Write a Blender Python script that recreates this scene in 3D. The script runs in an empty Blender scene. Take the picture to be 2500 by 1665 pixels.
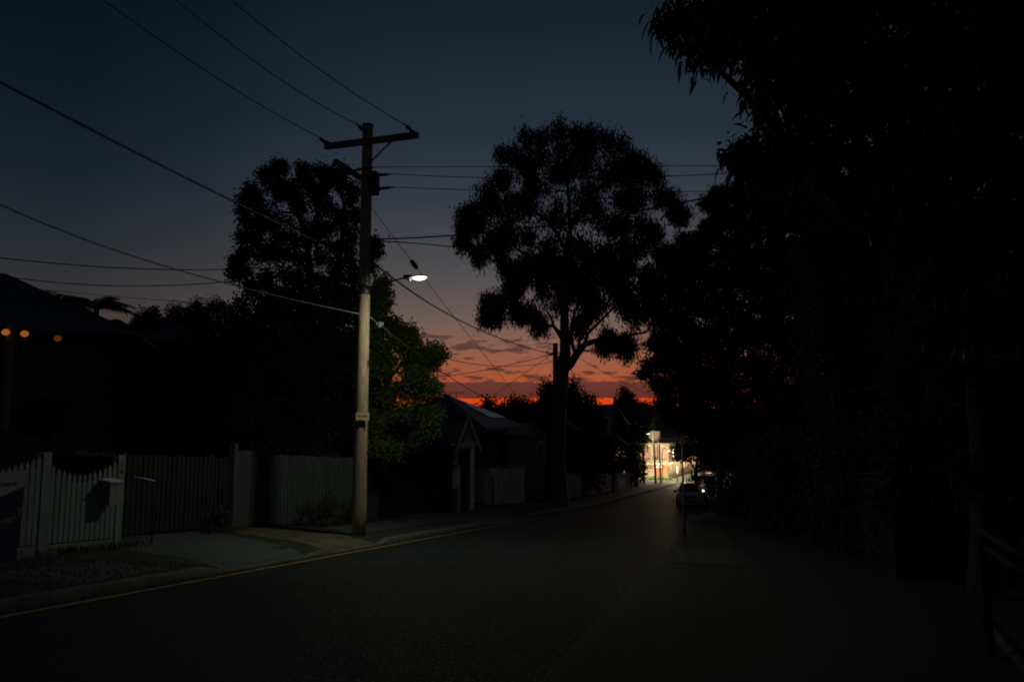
import bpy, bmesh, math, random
import numpy as np
from mathutils import Vector, Matrix

# ------------------------------------------------------------------ camera, sky, exposure
SC = bpy.context.scene
COL = SC.collection
F, CX, CY, EYE = 1750.0, 1250.0, 832.5, 1.7
PITCH = math.atan((1020 - CY) / F)
cd = bpy.data.cameras.new('camera'); cam = bpy.data.objects.new('camera', cd); COL.objects.link(cam)
cd.sensor_width = 36; cd.lens = 36 * F / 2500; cd.clip_start = .05; cd.clip_end = 40000
cam.location = (0, 0, EYE); cam.rotation_euler = (math.pi / 2 + PITCH, 0, 0)
SC.camera = cam
SC.view_settings.view_transform = 'Standard'; SC.view_settings.look = 'None'
SC.view_settings.exposure = 0; SC.view_settings.gamma = 1
SC.cycles.use_denoising = True
SC.cycles.max_bounces = 5; SC.cycles.diffuse_bounces = 3; SC.cycles.glossy_bounces = 3
SC.cycles.transmission_bounces = 3; SC.cycles.volume_bounces = 0; SC.cycles.transparent_max_bounces = 6
SC.cycles.sample_clamp_indirect = 3; SC.cycles.sample_clamp_direct = 5; SC.cycles.filter_width = 1.9

def s2l(c):
    return tuple(((v / 255) / 12.92 if v <= 10.3 else ((v / 255 + .055) / 1.055) ** 2.4) for v in c)

W = bpy.data.worlds.new('World'); SC.world = W; W.use_nodes = True
SUNSET_AZ = math.radians(6)
def build_world():
    nt = W.node_tree; nt.nodes.clear(); N = nt.nodes.new; L = nt.links.new
    def M(op, a, b=None, c=None, clamp=False):
        n = N('ShaderNodeMath'); n.operation = op; n.use_clamp = clamp
        for i, v in enumerate((a, b, c)):
            if v is None: continue
            if isinstance(v, (int, float)): n.inputs[i].default_value = v
            else: L(v, n.inputs[i])
        return n.outputs[0]
    tc = N('ShaderNodeTexCoord'); sep = N('ShaderNodeSeparateXYZ'); L(tc.outputs['Generated'], sep.inputs[0])
    x, y, z = sep.outputs
    el = M('MULTIPLY', M('ARCSINE', z), 180 / math.pi)
    az = M('MULTIPLY', M('ARCTAN2', x, y), 180 / math.pi)
    # colour of the clear dusk sky by height above the horizon
    stops = [(-2, (140, 46, 22)), (0.0, (196, 56, 20)), (1.1, (222, 68, 20)), (1.8, (206, 70, 28)), (3.0, (171, 83, 52)),
             (4.0, (156, 88, 62)), (5.4, (140, 94, 74)), (7.5, (113, 92, 84)), (9.8, (92, 83, 82)), (12.4, (74, 74, 77)),
             (16.9, (54, 60, 69)), (22.1, (37, 48, 60)), (30.7, (20, 33, 43)), (42, (15, 26, 35)), (60, (12, 21, 30))]
    cr = N('ShaderNodeValToRGB'); el_f = M('DIVIDE', M('ADD', el, 2.0), 62.0)
    L(el_f, cr.inputs[0]); E = cr.color_ramp.elements
    E[0].position = 0; E[0].color = (*s2l(stops[0][1]), 1); E[1].position = 1; E[1].color = (*s2l(stops[-1][1]), 1)
    for e, c in stops[1:-1]: E.new((e + 2) / 62).color = (*s2l(c), 1)
    # afterglow fades away from where the sun went down
    ang = M('ABSOLUTE', M('SUBTRACT', az, math.degrees(SUNSET_AZ)))
    fr = N('ShaderNodeValToRGB'); L(M('DIVIDE', ang, 180.0), fr.inputs[0])
    fe = fr.color_ramp.elements
    fe[0].position = 0.0; fe[0].color = (1.04, 1.03, 1.03, 1); fe[1].position = 1; fe[1].color = (.26, .32, .38, 1)
    for d_, c_ in ((9, (1, 1, 1)), (16, (.93, .93, .94)), (23, (.72, .76, .79)), (30, (.44, .50, .55)), (38, (.25, .34, .40)), (55, (.25, .31, .36)), (90, (.25, .31, .36))):
        k = fe.new(d_ / 180); k.color = (*c_, 1)
    mul = N('ShaderNodeMixRGB'); mul.blend_type = 'MULTIPLY'; mul.inputs[0].default_value = 1
    L(cr.outputs[0], mul.inputs[1]); L(fr.outputs[0], mul.inputs[2])
    # long thin cloud streaks low over the horizon
    cv = N('ShaderNodeCombineXYZ'); L(M('MULTIPLY', az, .42), cv.inputs[0]); L(M('MULTIPLY', el, 1.75), cv.inputs[1])
    nz = N('ShaderNodeTexNoise'); L(cv.outputs[0], nz.inputs['Vector'])
    nz.inputs['Scale'].default_value = 1.0; nz.inputs['Detail'].default_value = 6; nz.inputs['Roughness'].default_value = .58
    th = N('ShaderNodeValToRGB'); L(M('DIVIDE', el, 12.0, clamp=True), th.inputs[0])
    te = th.color_ramp.elements; te[0].position = 0; te[0].color = (.0,) * 3 + (1,); te[1].position = 1; te[1].color = (0, 0, 0, 1)
    for e, v in ((1.42, .05), (1.68, .98), (2.5, .96), (2.85, .52), (3.6, .49), (4.4, .38), (5.0, .48), (5.7, .54), (6.4, .49), (6.9, .38), (7.8, .25)):
        q = te.new(e / 12); q.color = (v, v, v, 1)
    msk = M('MULTIPLY', M('SUBTRACT', M('ADD', nz.outputs['Fac'], th.outputs[0]), 1.0), 13.0, clamp=True)
    ccr = N('ShaderNodeValToRGB'); L(M('DIVIDE', el, 12.0, clamp=True), ccr.inputs[0])
    ce = ccr.color_ramp.elements; ce[0].position = .1; ce[0].color = (*s2l((88, 42, 38)), 1); ce[1].position = .8; ce[1].color = (*s2l((80, 70, 70)), 1)
    q = ce.new(.22); q.color = (*s2l((94, 52, 46)), 1); q = ce.new(.55); q.color = (*s2l((84, 62, 60)), 1)
    mx = N('ShaderNodeMixRGB'); L(M('MULTIPLY', msk, .95), mx.inputs[0]); L(mul.outputs[0], mx.inputs[1]); L(ccr.outputs[0], mx.inputs[2])
    bg = N('ShaderNodeBackground'); L(mx.outputs[0], bg.inputs[0]); bg.inputs[1].default_value = 1
    # the physical twilight sky, sun already under the horizon
    sk = N('ShaderNodeTexSky'); sk.sky_type = 'NISHITA'; sk.sun_disc = False
    sk.sun_elevation = math.radians(-4); sk.sun_rotation = SUNSET_AZ
    b2 = N('ShaderNodeBackground'); L(sk.outputs[0], b2.inputs[0]); b2.inputs[1].default_value = .004
    ad = N('ShaderNodeAddShader'); L(bg.outputs[0], ad.inputs[0]); L(b2.outputs[0], ad.inputs[1])
    out = N('ShaderNodeOutputWorld'); L(ad.outputs[0], out.inputs[0])
build_world()

# ------------------------------------------------------------------ geometry of the place
SA, CA = math.sin(math.radians(17)), math.cos(math.radians(17))
UX = Vector((CA, -SA, 0)); TX = Vector((SA, CA, 0)); ZX = Vector((0, 0, 1))
def fall(t):
    if t < 45: return -.0836 * t
    if t < 130: return -.0836 * 45 - .066 * (t - 45)
    if t < 400: return -.0836 * 45 - .066 * 85 - .03 * (t - 130)
    return -.0836 * 45 - .066 * 85 - .03 * 270
def xy(u, t): return u * CA + t * SA, -u * SA + t * CA
def ut(x, y): return x * CA - y * SA, x * SA + y * CA
CROSS = [(10.4, 13.1), (13.75, 16.0), (24.5, 29.0)]
def kz(t):
    v = .13
    for a, b in CROSS: v = min(v, .03 + .10 * min(1, max(0, max(a - t, t - b)) / .45))
    return v
def vz(u, t):
    if u <= -5:
        k = kz(t); return k + (.13 - k) * min(1, max(0, (-8.35 - u) / .95))
    return .13
def R(u, t, z=0):
    x, y = xy(u, t); return Vector((x, y, fall(t) + z))
def at(px, py, Y):
    a = (px - CX) / F; b = (CY - py) / F
    dy = math.cos(PITCH) - b * math.sin(PITCH); dz = math.sin(PITCH) + b * math.cos(PITCH)
    s = Y / dy; return Vector((a * s, Y, EYE + dz * s))
def G(px, py):
    lo, hi = .5, 400
    for _ in range(50):
        m = (lo + hi) / 2; p = at(px, py, m)
        if p.z > fall(ut(p.x, p.y)[1]): lo = m
        else: hi = m
    p = at(px, py, lo); return p
def ground(x, y): return fall(ut(x, y)[1])

# ------------------------------------------------------------------ mesh helpers
class MB:
    def __init__(s): s.v = []; s.f = []; s.sm = []
    def add(s, vs, fs, smooth=False):
        o = len(s.v); s.v += [Vector(v) for v in vs]
        s.f += [tuple(i + o for i in f) for f in fs]; s.sm += [smooth] * len(fs)
        return s
    def obox(s, c, hx, hy, hz, ax=UX, ay=TX, az=ZX):
        c = Vector(c); ax, ay, az = Vector(ax), Vector(ay), Vector(az); vs = []
        for k in (-1, 1):
            for j in (-1, 1):
                for i in (-1, 1): vs.append(c + ax * hx * i + ay * hy * j + az * hz * k)
        return s.add(vs, [(0, 2, 3, 1), (4, 5, 7, 6), (0, 1, 5, 4), (1, 3, 7, 5), (3, 2, 6, 7), (2, 0, 4, 6)])
    def rbox(s, u0, u1, t0, t1, z0, z1, base=None):
        # box in street coordinates; heights follow the slope unless one base is given
        vs = []
        for z in (z0, z1):
            for t in (t0, t1):
                for u in (u0, u1):
                    p = R(u, t, z)
                    if base is not None: p.z = base + z
                    vs.append(p)
        return s.add(vs, [(0, 2, 3, 1), (4, 5, 7, 6), (0, 1, 5, 4), (1, 3, 7, 5), (3, 2, 6, 7), (2, 0, 4, 6)])
    def tube(s, pts, rad, n=8, cap=True, smooth=True):
        pts = [Vector(p) for p in pts]; m = len(pts)
        if isinstance(rad, (int, float)): rad = [rad] * m
        o = len(s.v); prev = None; fs = []
        for i, p in enumerate(pts):
            d = (pts[min(i + 1, m - 1)] - pts[max(i - 1, 0)]).normalized()
            a = d.orthogonal().normalized() if prev is None else (prev - d * prev.dot(d)).normalized()
            prev = a; b = d.cross(a)
            for k in range(n):
                q = 2 * math.pi * k / n; s.v.append(p + (a * math.cos(q) + b * math.sin(q)) * rad[i])
        for i in range(m - 1):
            for k in range(n):
                k2 = (k + 1) % n; s.f.append((o + i * n + k, o + i * n + k2, o + (i + 1) * n + k2, o + (i + 1) * n + k)); s.sm.append(smooth)
        if cap:
            s.f.append(tuple(o + k for k in range(n))[::-1]); s.sm.append(False)
            s.f.append(tuple(o + (m - 1) * n + k for k in range(n))); s.sm.append(False)
        return s
    def prism(s, poly, vec):
        n = len(poly); poly = [Vector(p) for p in poly]; vec = Vector(vec)
        fs = [tuple(range(n))[::-1], tuple(range(n, 2 * n))] + [(i, (i + 1) % n, n + (i + 1) % n, n + i) for i in range(n)]
        return s.add(poly + [p + vec for p in poly], fs)
    def slab(s, poly, th):
        return s.prism([Vector(p) - ZX * th for p in poly], ZX * th)
    def ball(s, c, rx, ry=None, rz=None, n=12, m=8):
        ry = ry or rx; rz = rz or rx; c = Vector(c); vs = [c + Vector((0, 0, -rz))]
        for j in range(1, m):
            p = -math.pi / 2 + math.pi * j / m
            for i in range(n):
                q = 2 * math.pi * i / n; vs.append(c + Vector((rx * math.cos(p) * math.cos(q), ry * math.cos(p) * math.sin(q), rz * math.sin(p))))
        vs.append(c + Vector((0, 0, rz))); e = len(vs) - 1; fs = []
        for i in range(n): fs.append((0, 1 + (i + 1) % n, 1 + i)); fs.append((e, e - n + i, e - n + (i + 1) % n))
        for j in range(m - 2):
            for i in range(n):
                a = 1 + j * n; fs.append((a + i, a + (i + 1) % n, a + n + (i + 1) % n, a + n + i))
        return s.add(vs, fs, True)
    def build(s, name, mat, parent=None, origin=None):
        if parent is not None:
            r = parent
            while r.parent: r = r.parent
            o = Vector(r.location)
        elif origin is not None: o = Vector(origin)
        else:
            xs = [v.x for v in s.v]; ys = [v.y for v in s.v]; zs = [v.z for v in s.v]
            o = Vector(((min(xs) + max(xs)) / 2, (min(ys) + max(ys)) / 2, min(zs)))
        me = bpy.data.meshes.new(name); me.from_pydata([v - o for v in s.v], [], s.f)
        me.polygons.foreach_set('use_smooth', s.sm)
        bm = bmesh.new(); bm.from_mesh(me); bmesh.ops.recalc_face_normals(bm, faces=bm.faces); bm.to_mesh(me); bm.free()
        me.materials.append(mat); ob = bpy.data.objects.new(name, me); COL.objects.link(ob)
        if parent is not None: ob.parent = parent
        else: ob.location = o
        return ob
def npmesh(name, verts, faces_idx, nv, mat, parent, origin):
    """fast mesh from numpy: verts (N,3), faces with nv corners each"""
    me = bpy.data.meshes.new(name); n = len(faces_idx)
    v = verts - np.array(origin); me.vertices.add(len(v)); me.vertices.foreach_set('co', v.astype(np.float32).ravel())
    me.loops.add(n * nv); me.loops.foreach_set('vertex_index', faces_idx.astype(np.int32).ravel())
    me.polygons.add(n); me.polygons.foreach_set('loop_start', np.arange(0, n * nv, nv, dtype=np.int32))
    me.polygons.foreach_set('loop_total', np.full(n, nv, dtype=np.int32))
    me.update(calc_edges=True); me.validate(); me.materials.append(mat)
    ob = bpy.data.objects.new(name, me); COL.objects.link(ob)
    if parent is not None: ob.parent = parent
    else: ob.location = origin
    return ob
def tag(o, label=None, cat=None, group=None, kind=None):
    if label: o['label'] = label
    if cat: o['category'] = cat
    if group: o['group'] = group
    if kind: o['kind'] = kind
    return o
def thing(name, loc, label, cat, group=None):
    o = bpy.data.objects.new(name, None); COL.objects.link(o); o.location = loc; o.empty_display_size = .3
    return tag(o, label, cat, group)
def struct(name, mb, mat, kind='structure'):
    return tag(mb.build(name, mat, None, (0, 0, 0)), kind=kind)
def copy_tree(o, parent=None):
    c = o.copy(); COL.objects.link(c)
    if parent is not None: c.parent = parent
    for ch in list(o.children): copy_tree(ch, c)
    return c
def text_mesh(name, txt, size, mat, parent, loc, ax, ay, depth=.004, shear=0):
    cu = bpy.data.curves.new(name, 'FONT'); cu.body = txt; cu.size = size; cu.extrude = depth; cu.align_x = 'CENTER'; cu.align_y = 'CENTER'; cu.shear = shear
    tmp = bpy.data.objects.new(name, cu); COL.objects.link(tmp)
    bpy.context.view_layer.update()
    me = bpy.data.meshes.new_from_object(tmp.evaluated_get(bpy.context.evaluated_depsgraph_get()))
    bpy.data.objects.remove(tmp); ax = Vector(ax).normalized(); ay = Vector(ay).normalized(); az = ax.cross(ay)
    r = parent
    while r.parent: r = r.parent
    m = Matrix((ax, ay, az)).transposed().to_4x4(); m.translation = Vector(loc) - Vector(r.location)
    me.transform(m); me.name = name; me.materials.clear(); me.materials.append(mat)
    ob = bpy.data.objects.new(name, me); COL.objects.link(ob); ob.parent = parent; return ob

# ------------------------------------------------------------------ materials
def mat(name, c1, c2=None, rough=.7, scale=6, stretch=(1, 1, 1), bump=0, metal=0, detail=5, spec=.5, coat=0, contrast=(.35, .65)):
    m = bpy.data.materials.new(name); m.use_nodes = True; nt = m.node_tree; b = nt.nodes['Principled BSDF']
    b.inputs['Roughness'].default_value = rough; b.inputs['Metallic'].default_value = metal
    b.inputs['Specular IOR Level'].default_value = spec; b.inputs['Coat Weight'].default_value = coat
    N = nt.nodes.new; L = nt.links.new
    tc = N('ShaderNodeTexCoord'); mp = N('ShaderNodeMapping'); mp.inputs['Scale'].default_value = stretch
    L(tc.outputs['Object'], mp.inputs[0]); nz = N('ShaderNodeTexNoise'); L(mp.outputs[0], nz.inputs['Vector'])
    nz.inputs['Scale'].default_value = scale; nz.inputs['Detail'].default_value = detail; nz.inputs['Roughness'].default_value = .6
    cr = N('ShaderNodeValToRGB'); L(nz.outputs['Fac'], cr.inputs[0]); e = cr.color_ramp.elements
    c2 = c2 or tuple(v * .7 for v in c1)
    e[0].position, e[1].position = contrast; e[0].color = (*c2, 1); e[1].color = (*c1, 1)
    L(cr.outputs[0], b.inputs['Base Color'])
    if bump:
        bp = N('ShaderNodeBump'); bp.inputs['Strength'].default_value = bump; bp.inputs['Distance'].default_value = .02
        L(nz.outputs['Fac'], bp.inputs['Height']); L(bp.outputs[0], b.inputs['Normal'])
    return m
def leafmat(name, c1, c2, rough=.5, trans=.25):
    m = bpy.data.materials.new(name); m.use_nodes = True; nt = m.node_tree; b = nt.nodes['Principled BSDF']
    N = nt.nodes.new; L = nt.links.new; b.inputs['Roughness'].default_value = rough; b.inputs['Specular IOR Level'].default_value = .3
    gi = N('ShaderNodeNewGeometry'); mx = N('ShaderNodeMixRGB'); L(gi.outputs['Random Per Island'], mx.inputs[0])
    mx.inputs[1].default_value = (*c1, 1); mx.inputs[2].default_value = (*c2, 1); L(mx.outputs[0], b.inputs['Base Color'])
    tr = N('ShaderNodeBsdfTranslucent'); L(mx.outputs[0], tr.inputs[0]); ms = N('ShaderNodeMixShader'); ms.inputs[0].default_value = trans
    L(b.outputs[0], ms.inputs[1]); L(tr.outputs[0], ms.inputs[2]); L(ms.outputs[0], nt.nodes['Material Output'].inputs[0])
    return m
def emit(name, c, s):
    m = bpy.data.materials.new(name); m.use_nodes = True; nt = m.node_tree; nt.nodes.clear()
    e = nt.nodes.new('ShaderNodeEmission'); e.inputs[0].default_value = (*c, 1); e.inputs[1].default_value = s
    o = nt.nodes.new('ShaderNodeOutputMaterial'); nt.links.new(e.outputs[0], o.inputs[0]); return m
def asphalt():
    m = bpy.data.materials.new('asphalt'); m.use_nodes = True; nt = m.node_tree; b = nt.nodes['Principled BSDF']; b.inputs['Specular IOR Level'].default_value = .2
    N = nt.nodes.new; L = nt.links.new; tc = N('ShaderNodeTexCoord')
    vo = N('ShaderNodeTexVoronoi'); vo.inputs['Scale'].default_value = 70; L(tc.outputs['Object'], vo.inputs['Vector'])
    nz = N('ShaderNodeTexNoise'); nz.inputs['Scale'].default_value = .55; nz.inputs['Detail'].default_value = 6; L(tc.outputs['Object'], nz.inputs['Vector'])
    sp = N('ShaderNodeSeparateColor'); L(vo.outputs['Color'], sp.inputs[0])
    c1 = N('ShaderNodeValToRGB'); L(sp.outputs[0], c1.inputs[0]); e = c1.color_ramp.elements
    e[0].color = (.005, .010, .011, 1); e[1].color = (.038, .064, .066, 1); e[0].position = .3; e[1].position = 1
    c2 = N('ShaderNodeValToRGB'); L(nz.outputs['Fac'], c2.inputs[0]); e = c2.color_ramp.elements
    e[0].position = .3; e[1].position = .7; e[0].color = (.6, .6, .6, 1); e[1].color = (1.1, 1.1, 1.1, 1)
    mu = N('ShaderNodeMixRGB'); mu.blend_type = 'MULTIPLY'; mu.inputs[0].default_value = 1; L(c1.outputs[0], mu.inputs[1]); L(c2.outputs[0], mu.inputs[2])
    L(mu.outputs[0], b.inputs['Base Color'])
    rr = N('ShaderNodeMapRange'); L(sp.outputs[1], rr.inputs[0]); rr.inputs[1].default_value = .86; rr.inputs[3].default_value = .9; rr.inputs[4].default_value = .35; L(rr.outputs[0], b.inputs['Roughness'])
    bp = N('ShaderNodeBump'); bp.inputs['Strength'].default_value = .8; bp.inputs['Distance'].default_value = .006
    L(vo.outputs['Distance'], bp.inputs['Height']); L(bp.outputs[0], b.inputs['Normal']); return m
def timber(name, c1, c2, rough=.8, scale=9):
    return mat(name, c1, c2, rough, scale, (6, 6, .35), .35, contrast=(.3, .7))

MT = dict(
    asphalt=asphalt(),
    shaded_concrete=mat('shaded_concrete', (.03, .045, .045), (.018, .028, .028), .9, 2.2, bump=.2, detail=8),  # darker copy of the concrete; the right side's gloom is in its colour
    concrete=mat('concrete', (.085, .115, .115), (.05, .07, .07), .85, 3, bump=.2),
    kerbstone=mat('kerbstone', (.16, .16, .15), (.08, .08, .075), .9, 5, bump=.3),
    brown_concrete=mat('brown_concrete', (.15, .13, .09), (.065, .06, .042), .85, 1.6, (1, 1, 1), .2, detail=8),
    grass=mat('grass_soil', (.026, .045, .032), (.016, .026, .02), .95, 8, bump=.6),
    soil=mat('bare_soil', (.06, .06, .045), (.03, .035, .03), .95, .6, bump=.2),
    hill=mat('hill_forest', (.10, .12, .12), (.07, .085, .085), .95, .004),
    yellow=mat('yellow_paint', (.48, .28, .03), (.05, .04, .02), .8, 7, detail=8, contrast=(.36, .56)),
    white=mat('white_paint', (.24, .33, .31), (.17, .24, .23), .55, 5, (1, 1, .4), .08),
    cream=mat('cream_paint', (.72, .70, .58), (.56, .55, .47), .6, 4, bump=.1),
    render=mat('rendered_wall', (.70, .75, .70), (.52, .57, .53), .85, 2.5, bump=.25),
    pole=mat('pole_timber', (.52, .43, .27), (.15, .125, .085), .85, 16, (5, 5, .14), .5, detail=9, contrast=(.34, .62)),
    paling=timber('weathered_palings', (.105, .145, .135), (.035, .05, .047), .85, 5),
    darktimber=timber('dark_timber', (.03, .03, .032), (.014, .014, .016)),
    darkpost=timber('post_timber', (.2, .18, .14), (.1, .09, .07)),
    bark=mat('bark', (.07, .06, .05), (.035, .03, .026), .9, 5, (1, 1, .3), .5),
    gumbark=mat('gum_bark', (.15, .14, .13), (.08, .075, .07), .85, 2.5, (1, 1, .4), .2),
    roof_iron=mat('roof_iron', (.10, .12, .15), (.07, .08, .10), .5, 2, metal=.2),
    roof_light=mat('bare_iron', (.55, .57, .6), (.42, .44, .46), .3, 3, metal=.8),
    weatherboard=mat('weatherboard', (.30, .30, .29), (.24, .24, .23), .7, 3, (.3, .3, 14), .2),
    darkwall=mat('dark_wall', (.07, .065, .06), (.045, .04, .04), .8, 3, (.3, .3, 12), .2),
    steel=mat('galvanised_steel', (.4, .41, .41), (.28, .29, .29), .45, 9, metal=.7),
    blackmetal=mat('dark_metal', (.05, .05, .05), (.03, .03, .03), .5, 9, metal=.4),
    insul=mat('insulator_glaze', (.10, .08, .07), (.06, .05, .04), .25, 8),
    cable=mat('cable_sheath', (.035, .035, .037), (.02, .02, .02), .6, 20),
    litcable=mat('lit_cable', (.22, .22, .2), (.14, .14, .13), .6, 20),  # paler copy of the cable sheath, lamplight put into the colour
    navy=mat('navy_print', (.012, .022, .07), (.01, .017, .05), .45, 4),
    signwhite=mat('sign_white', (.26, .34, .33), (.21, .28, .27), .45, 4),
    black=mat('black_paint', (.02, .02, .02), (.012, .012, .012), .5, 5),
    glass=mat('window_glass', (.03, .035, .04), (.02, .025, .03), .06, 2, spec=.8),
    carwhite=mat('white_car_paint', (.8, .81, .8), (.72, .73, .72), .28, 1, coat=.6),
    cardark=mat('dark_car_paint', (.02, .023, .03), (.015, .016, .02), .25, 1, coat=.6),
    carred=mat('maroon_car_paint', (.06, .015, .015), (.04, .01, .01), .25, 1, coat=.6),
    rubber=mat('tyre_rubber', (.02, .02, .02), (.012, .012, .012), .85, 8),
    lens=mat('lamp_lens', (.75, .76, .78), (.6, .6, .62), .1, 6, metal=.6),
    skin=mat('skin', (.38, .24, .18), (.3, .19, .14), .6, 12),
    cloth=mat('dark_cloth', (.03, .032, .04), (.02, .02, .028), .9, 20, bump=.1),
    hair=mat('hair', (.02, .015, .012), (.012, .01, .008), .6, 30),
    facade=mat('pale_facade', (.78, .62, .45), (.66, .51, .36), .8, 1.2),
    doorwood=mat('orange_timber', (.45, .20, .06), (.28, .12, .04), .6, 3, (5, 5, .4)),
    redsign=mat('red_sign', (.7, .08, .02), (.55, .06, .02), .5, 4),
    yellowsign=mat('yellow_sign', (.6, .4, .04), (.5, .33, .03), .5, 4),
    brick=mat('dark_brick', (.13, .09, .075), (.06, .045, .04), .9, 9, bump=.4),
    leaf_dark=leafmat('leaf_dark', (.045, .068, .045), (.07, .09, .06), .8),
    leaf_gum=leafmat('leaf_gum', (.07, .085, .065), (.10, .115, .08)),
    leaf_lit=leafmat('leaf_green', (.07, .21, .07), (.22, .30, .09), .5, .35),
    leaf_big=leafmat('leaf_glossy', (.06, .085, .06), (.09, .115, .075), .35, .2),
    leaf_palm=leafmat('leaf_palm', (.06, .10, .03), (.10, .14, .05), .45, .3),
    grassblade=leafmat('grass_blade', (.06, .08, .03), (.10, .10, .05), .7, .2),
)
LAMP = 430.0    # radiance of the near street lamp bowl
GLOW = 720.0    # radiance of the lamps round the pale building
# ------------------------------------------------------------------ setting: ground, road, verges
def grid(us, ts, zf):
    b = MB(); vs = [Vector((*xy(u, t), fall(t) + zf(u, t))) for t in ts for u in us]; n = len(us)
    return b.add(vs, [(j * n + i, j * n + i + 1, (j + 1) * n + i + 1, (j + 1) * n + i) for j in range(len(ts) - 1) for i in range(n - 1)], True)
def frange(a, b, s):
    n = max(1, round((b - a) / s)); return [a + (b - a) * i / n for i in range(n + 1)]
TS = frange(-40, 4, 4) + frange(5, 30, .5) + frange(32, 170, 2) + frange(180, 420, 20)
b = grid([-2300, -600, -200, -60, -8.2, -1.5, 40, 200, 600, 2300], [-900, -300] + TS + [800, 1500, 2300], lambda u, t: -.03 - (0 if t < 400 else 3))
struct('ground', b, MT['soil'])
struct('road', grid([-8.2, -7.5, -5, -3, -1.5], TS[:-6], lambda u, t: 0.0), MT['asphalt'])
struct('yellow_line', grid([-7.99, -7.90], frange(2, 34, .5), lambda u, t: .004), MT['yellow'])
kb = MB()
us = [-8.2, -8.22, -8.34, -8.35]
kb = grid([-8.199, -8.2, -8.225, -8.35], TS[:-6], lambda u, t: -.02 if u > -8.2 else (kz(t) - .012 if u == -8.2 else kz(t)))
struct('kerb', kb, MT['kerbstone'])
struct('verge', grid([-60, -30, -20, -13, -11, -9.3, -8.8, -8.35], TS[:-6], vz), MT['grass'])
struct('kerb', grid([-1.5, -1.499, -1.475, -1.35], TS[:-6], lambda u, t: -.02 if u == -1.5 else .13), MT['shaded_concrete'])
struct('verge', grid([-1.35, -.5, 1, 4, 10, 20, 50], TS[:-6], lambda u, t: .13), MT['grass'])
def patch(name, quad, m, dz=.006, n=10):
    bb = MB(); vs = []; q = [Vector((*p, 0)) for p in quad]
    for j in range(n + 1):
        for i in range(n + 1):
            p = (q[0].lerp(q[1], i / n)).lerp(q[3].lerp(q[2], i / n), j / n)
            vs.append(Vector((*xy(p.x, p.y), fall(p.y) + vz(p.x, p.y) + dz)))
    k = n + 1
    bb.add(vs, [(j * k + i, j * k + i + 1, (j + 1) * k + i + 1, (j + 1) * k + i) for j in range(n) for i in range(n)], True)
    return struct(name, bb, m)
patch('driveway', [(-8.36, 10.5), (-8.36, 13.0), (-13.2, 15.8), (-13.2, 11.9)], MT['concrete'])
patch('driveway', [(-8.36, 13.85), (-8.36, 15.9), (-12.9, 18.3), (-12.9, 15.9)], MT['brown_concrete'], .011)
patch('driveway', [(-8.36, 24.6), (-8.36, 28.9), (-11.7, 28.9), (-11.7, 24.0)], MT['concrete'])
patch('footpath', [(-8.5, 7.6), (-8.5, 9.5), (-10.3, 9.9), (-10.3, 7.9)], MT['concrete'])
patch('footpath', [(-9.5, 17.2), (-9.5, 24.0), (-11.3, 24.0), (-11.3, 18.4)], MT['concrete'])
patch('footpath', [(-9.4, 29.2), (-9.4, 48), (-11.2, 48), (-11.2, 29.2)], MT['concrete'])
patch('footpath', [(.1, 1), (.1, 30), (1.3, 30), (1.3, 1)], MT['shaded_concrete'], n=30)
patch('driveway', [(-1.34, 14.6), (-1.34, 17.6), (.1, 17.6), (.1, 14.6)], MT['shaded_concrete'])
patch('driveway', [(-1.34, 2.6), (-1.34, 5.2), (.1, 5.2), (.1, 2.6)], MT['shaded_concrete'])
# far hills, the ridge under the red sky
hb = MB(); rr = np.random.default_rng(5); vs = []; n = 140
for k in range(n):
    a = math.radians(-75 + 150 * k / (n - 1)); px = CX + F * math.tan(a) if abs(math.degrees(a)) < 60 else 0
    e = .0125 + .0045 * math.sin(a * 9 + 1.0) + .003 * math.sin(a * 23) + .0012 * math.sin(a * 61) + .0007 * math.sin(a * 150)
    if 1480 < px < 1800: e += .008 * math.exp(-((px - 1570) / 60) ** 2)
    for d, h_ in ((1450, -22), (1620, 1.7 + 1800 * e * .4), (1800, 1.7 + 1800 * e), (1950, 1.7 + 1800 * e * .8), (2250, -22)):
        vs.append(Vector((d * math.sin(a), d * math.cos(a), h_)))
hb.add(vs, [(k * 5 + j, k * 5 + j + 1, (k + 1) * 5 + j + 1, (k + 1) * 5 + j) for k in range(n - 1) for j in range(4)], True)
struct('hills', hb, MT['hill'])

# ------------------------------------------------------------------ foliage
def leaf_quads(rng, c, n_per, spread, Ln, Wd, droop, flat=1.0):
    N = len(c) * n_per
    p = np.repeat(c, n_per, 0) + rng.normal(size=(N, 3)) * np.array([spread, spread, spread * flat])
    d = rng.normal(size=(N, 3)); d /= np.linalg.norm(d, axis=1)[:, None]
    d = d * (1 - droop) + np.array([0, 0, -1.0]) * droop; d /= np.linalg.norm(d, axis=1)[:, None] + 1e-9
    r = rng.normal(size=(N, 3)); s = np.cross(d, r); s /= np.linalg.norm(s, axis=1)[:, None] + 1e-9
    L = Ln * rng.uniform(.65, 1.25, (N, 1)); w = Wd * rng.uniform(.7, 1.2, (N, 1)) * .5
    nn = np.cross(d, s); m = p + d * L * .45 + nn * w * .4
    v = np.stack([p, m + s * w, p + d * L, m - s * w], 1).reshape(-1, 3)
    return v, np.arange(N * 4).reshape(N, 4)
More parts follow.
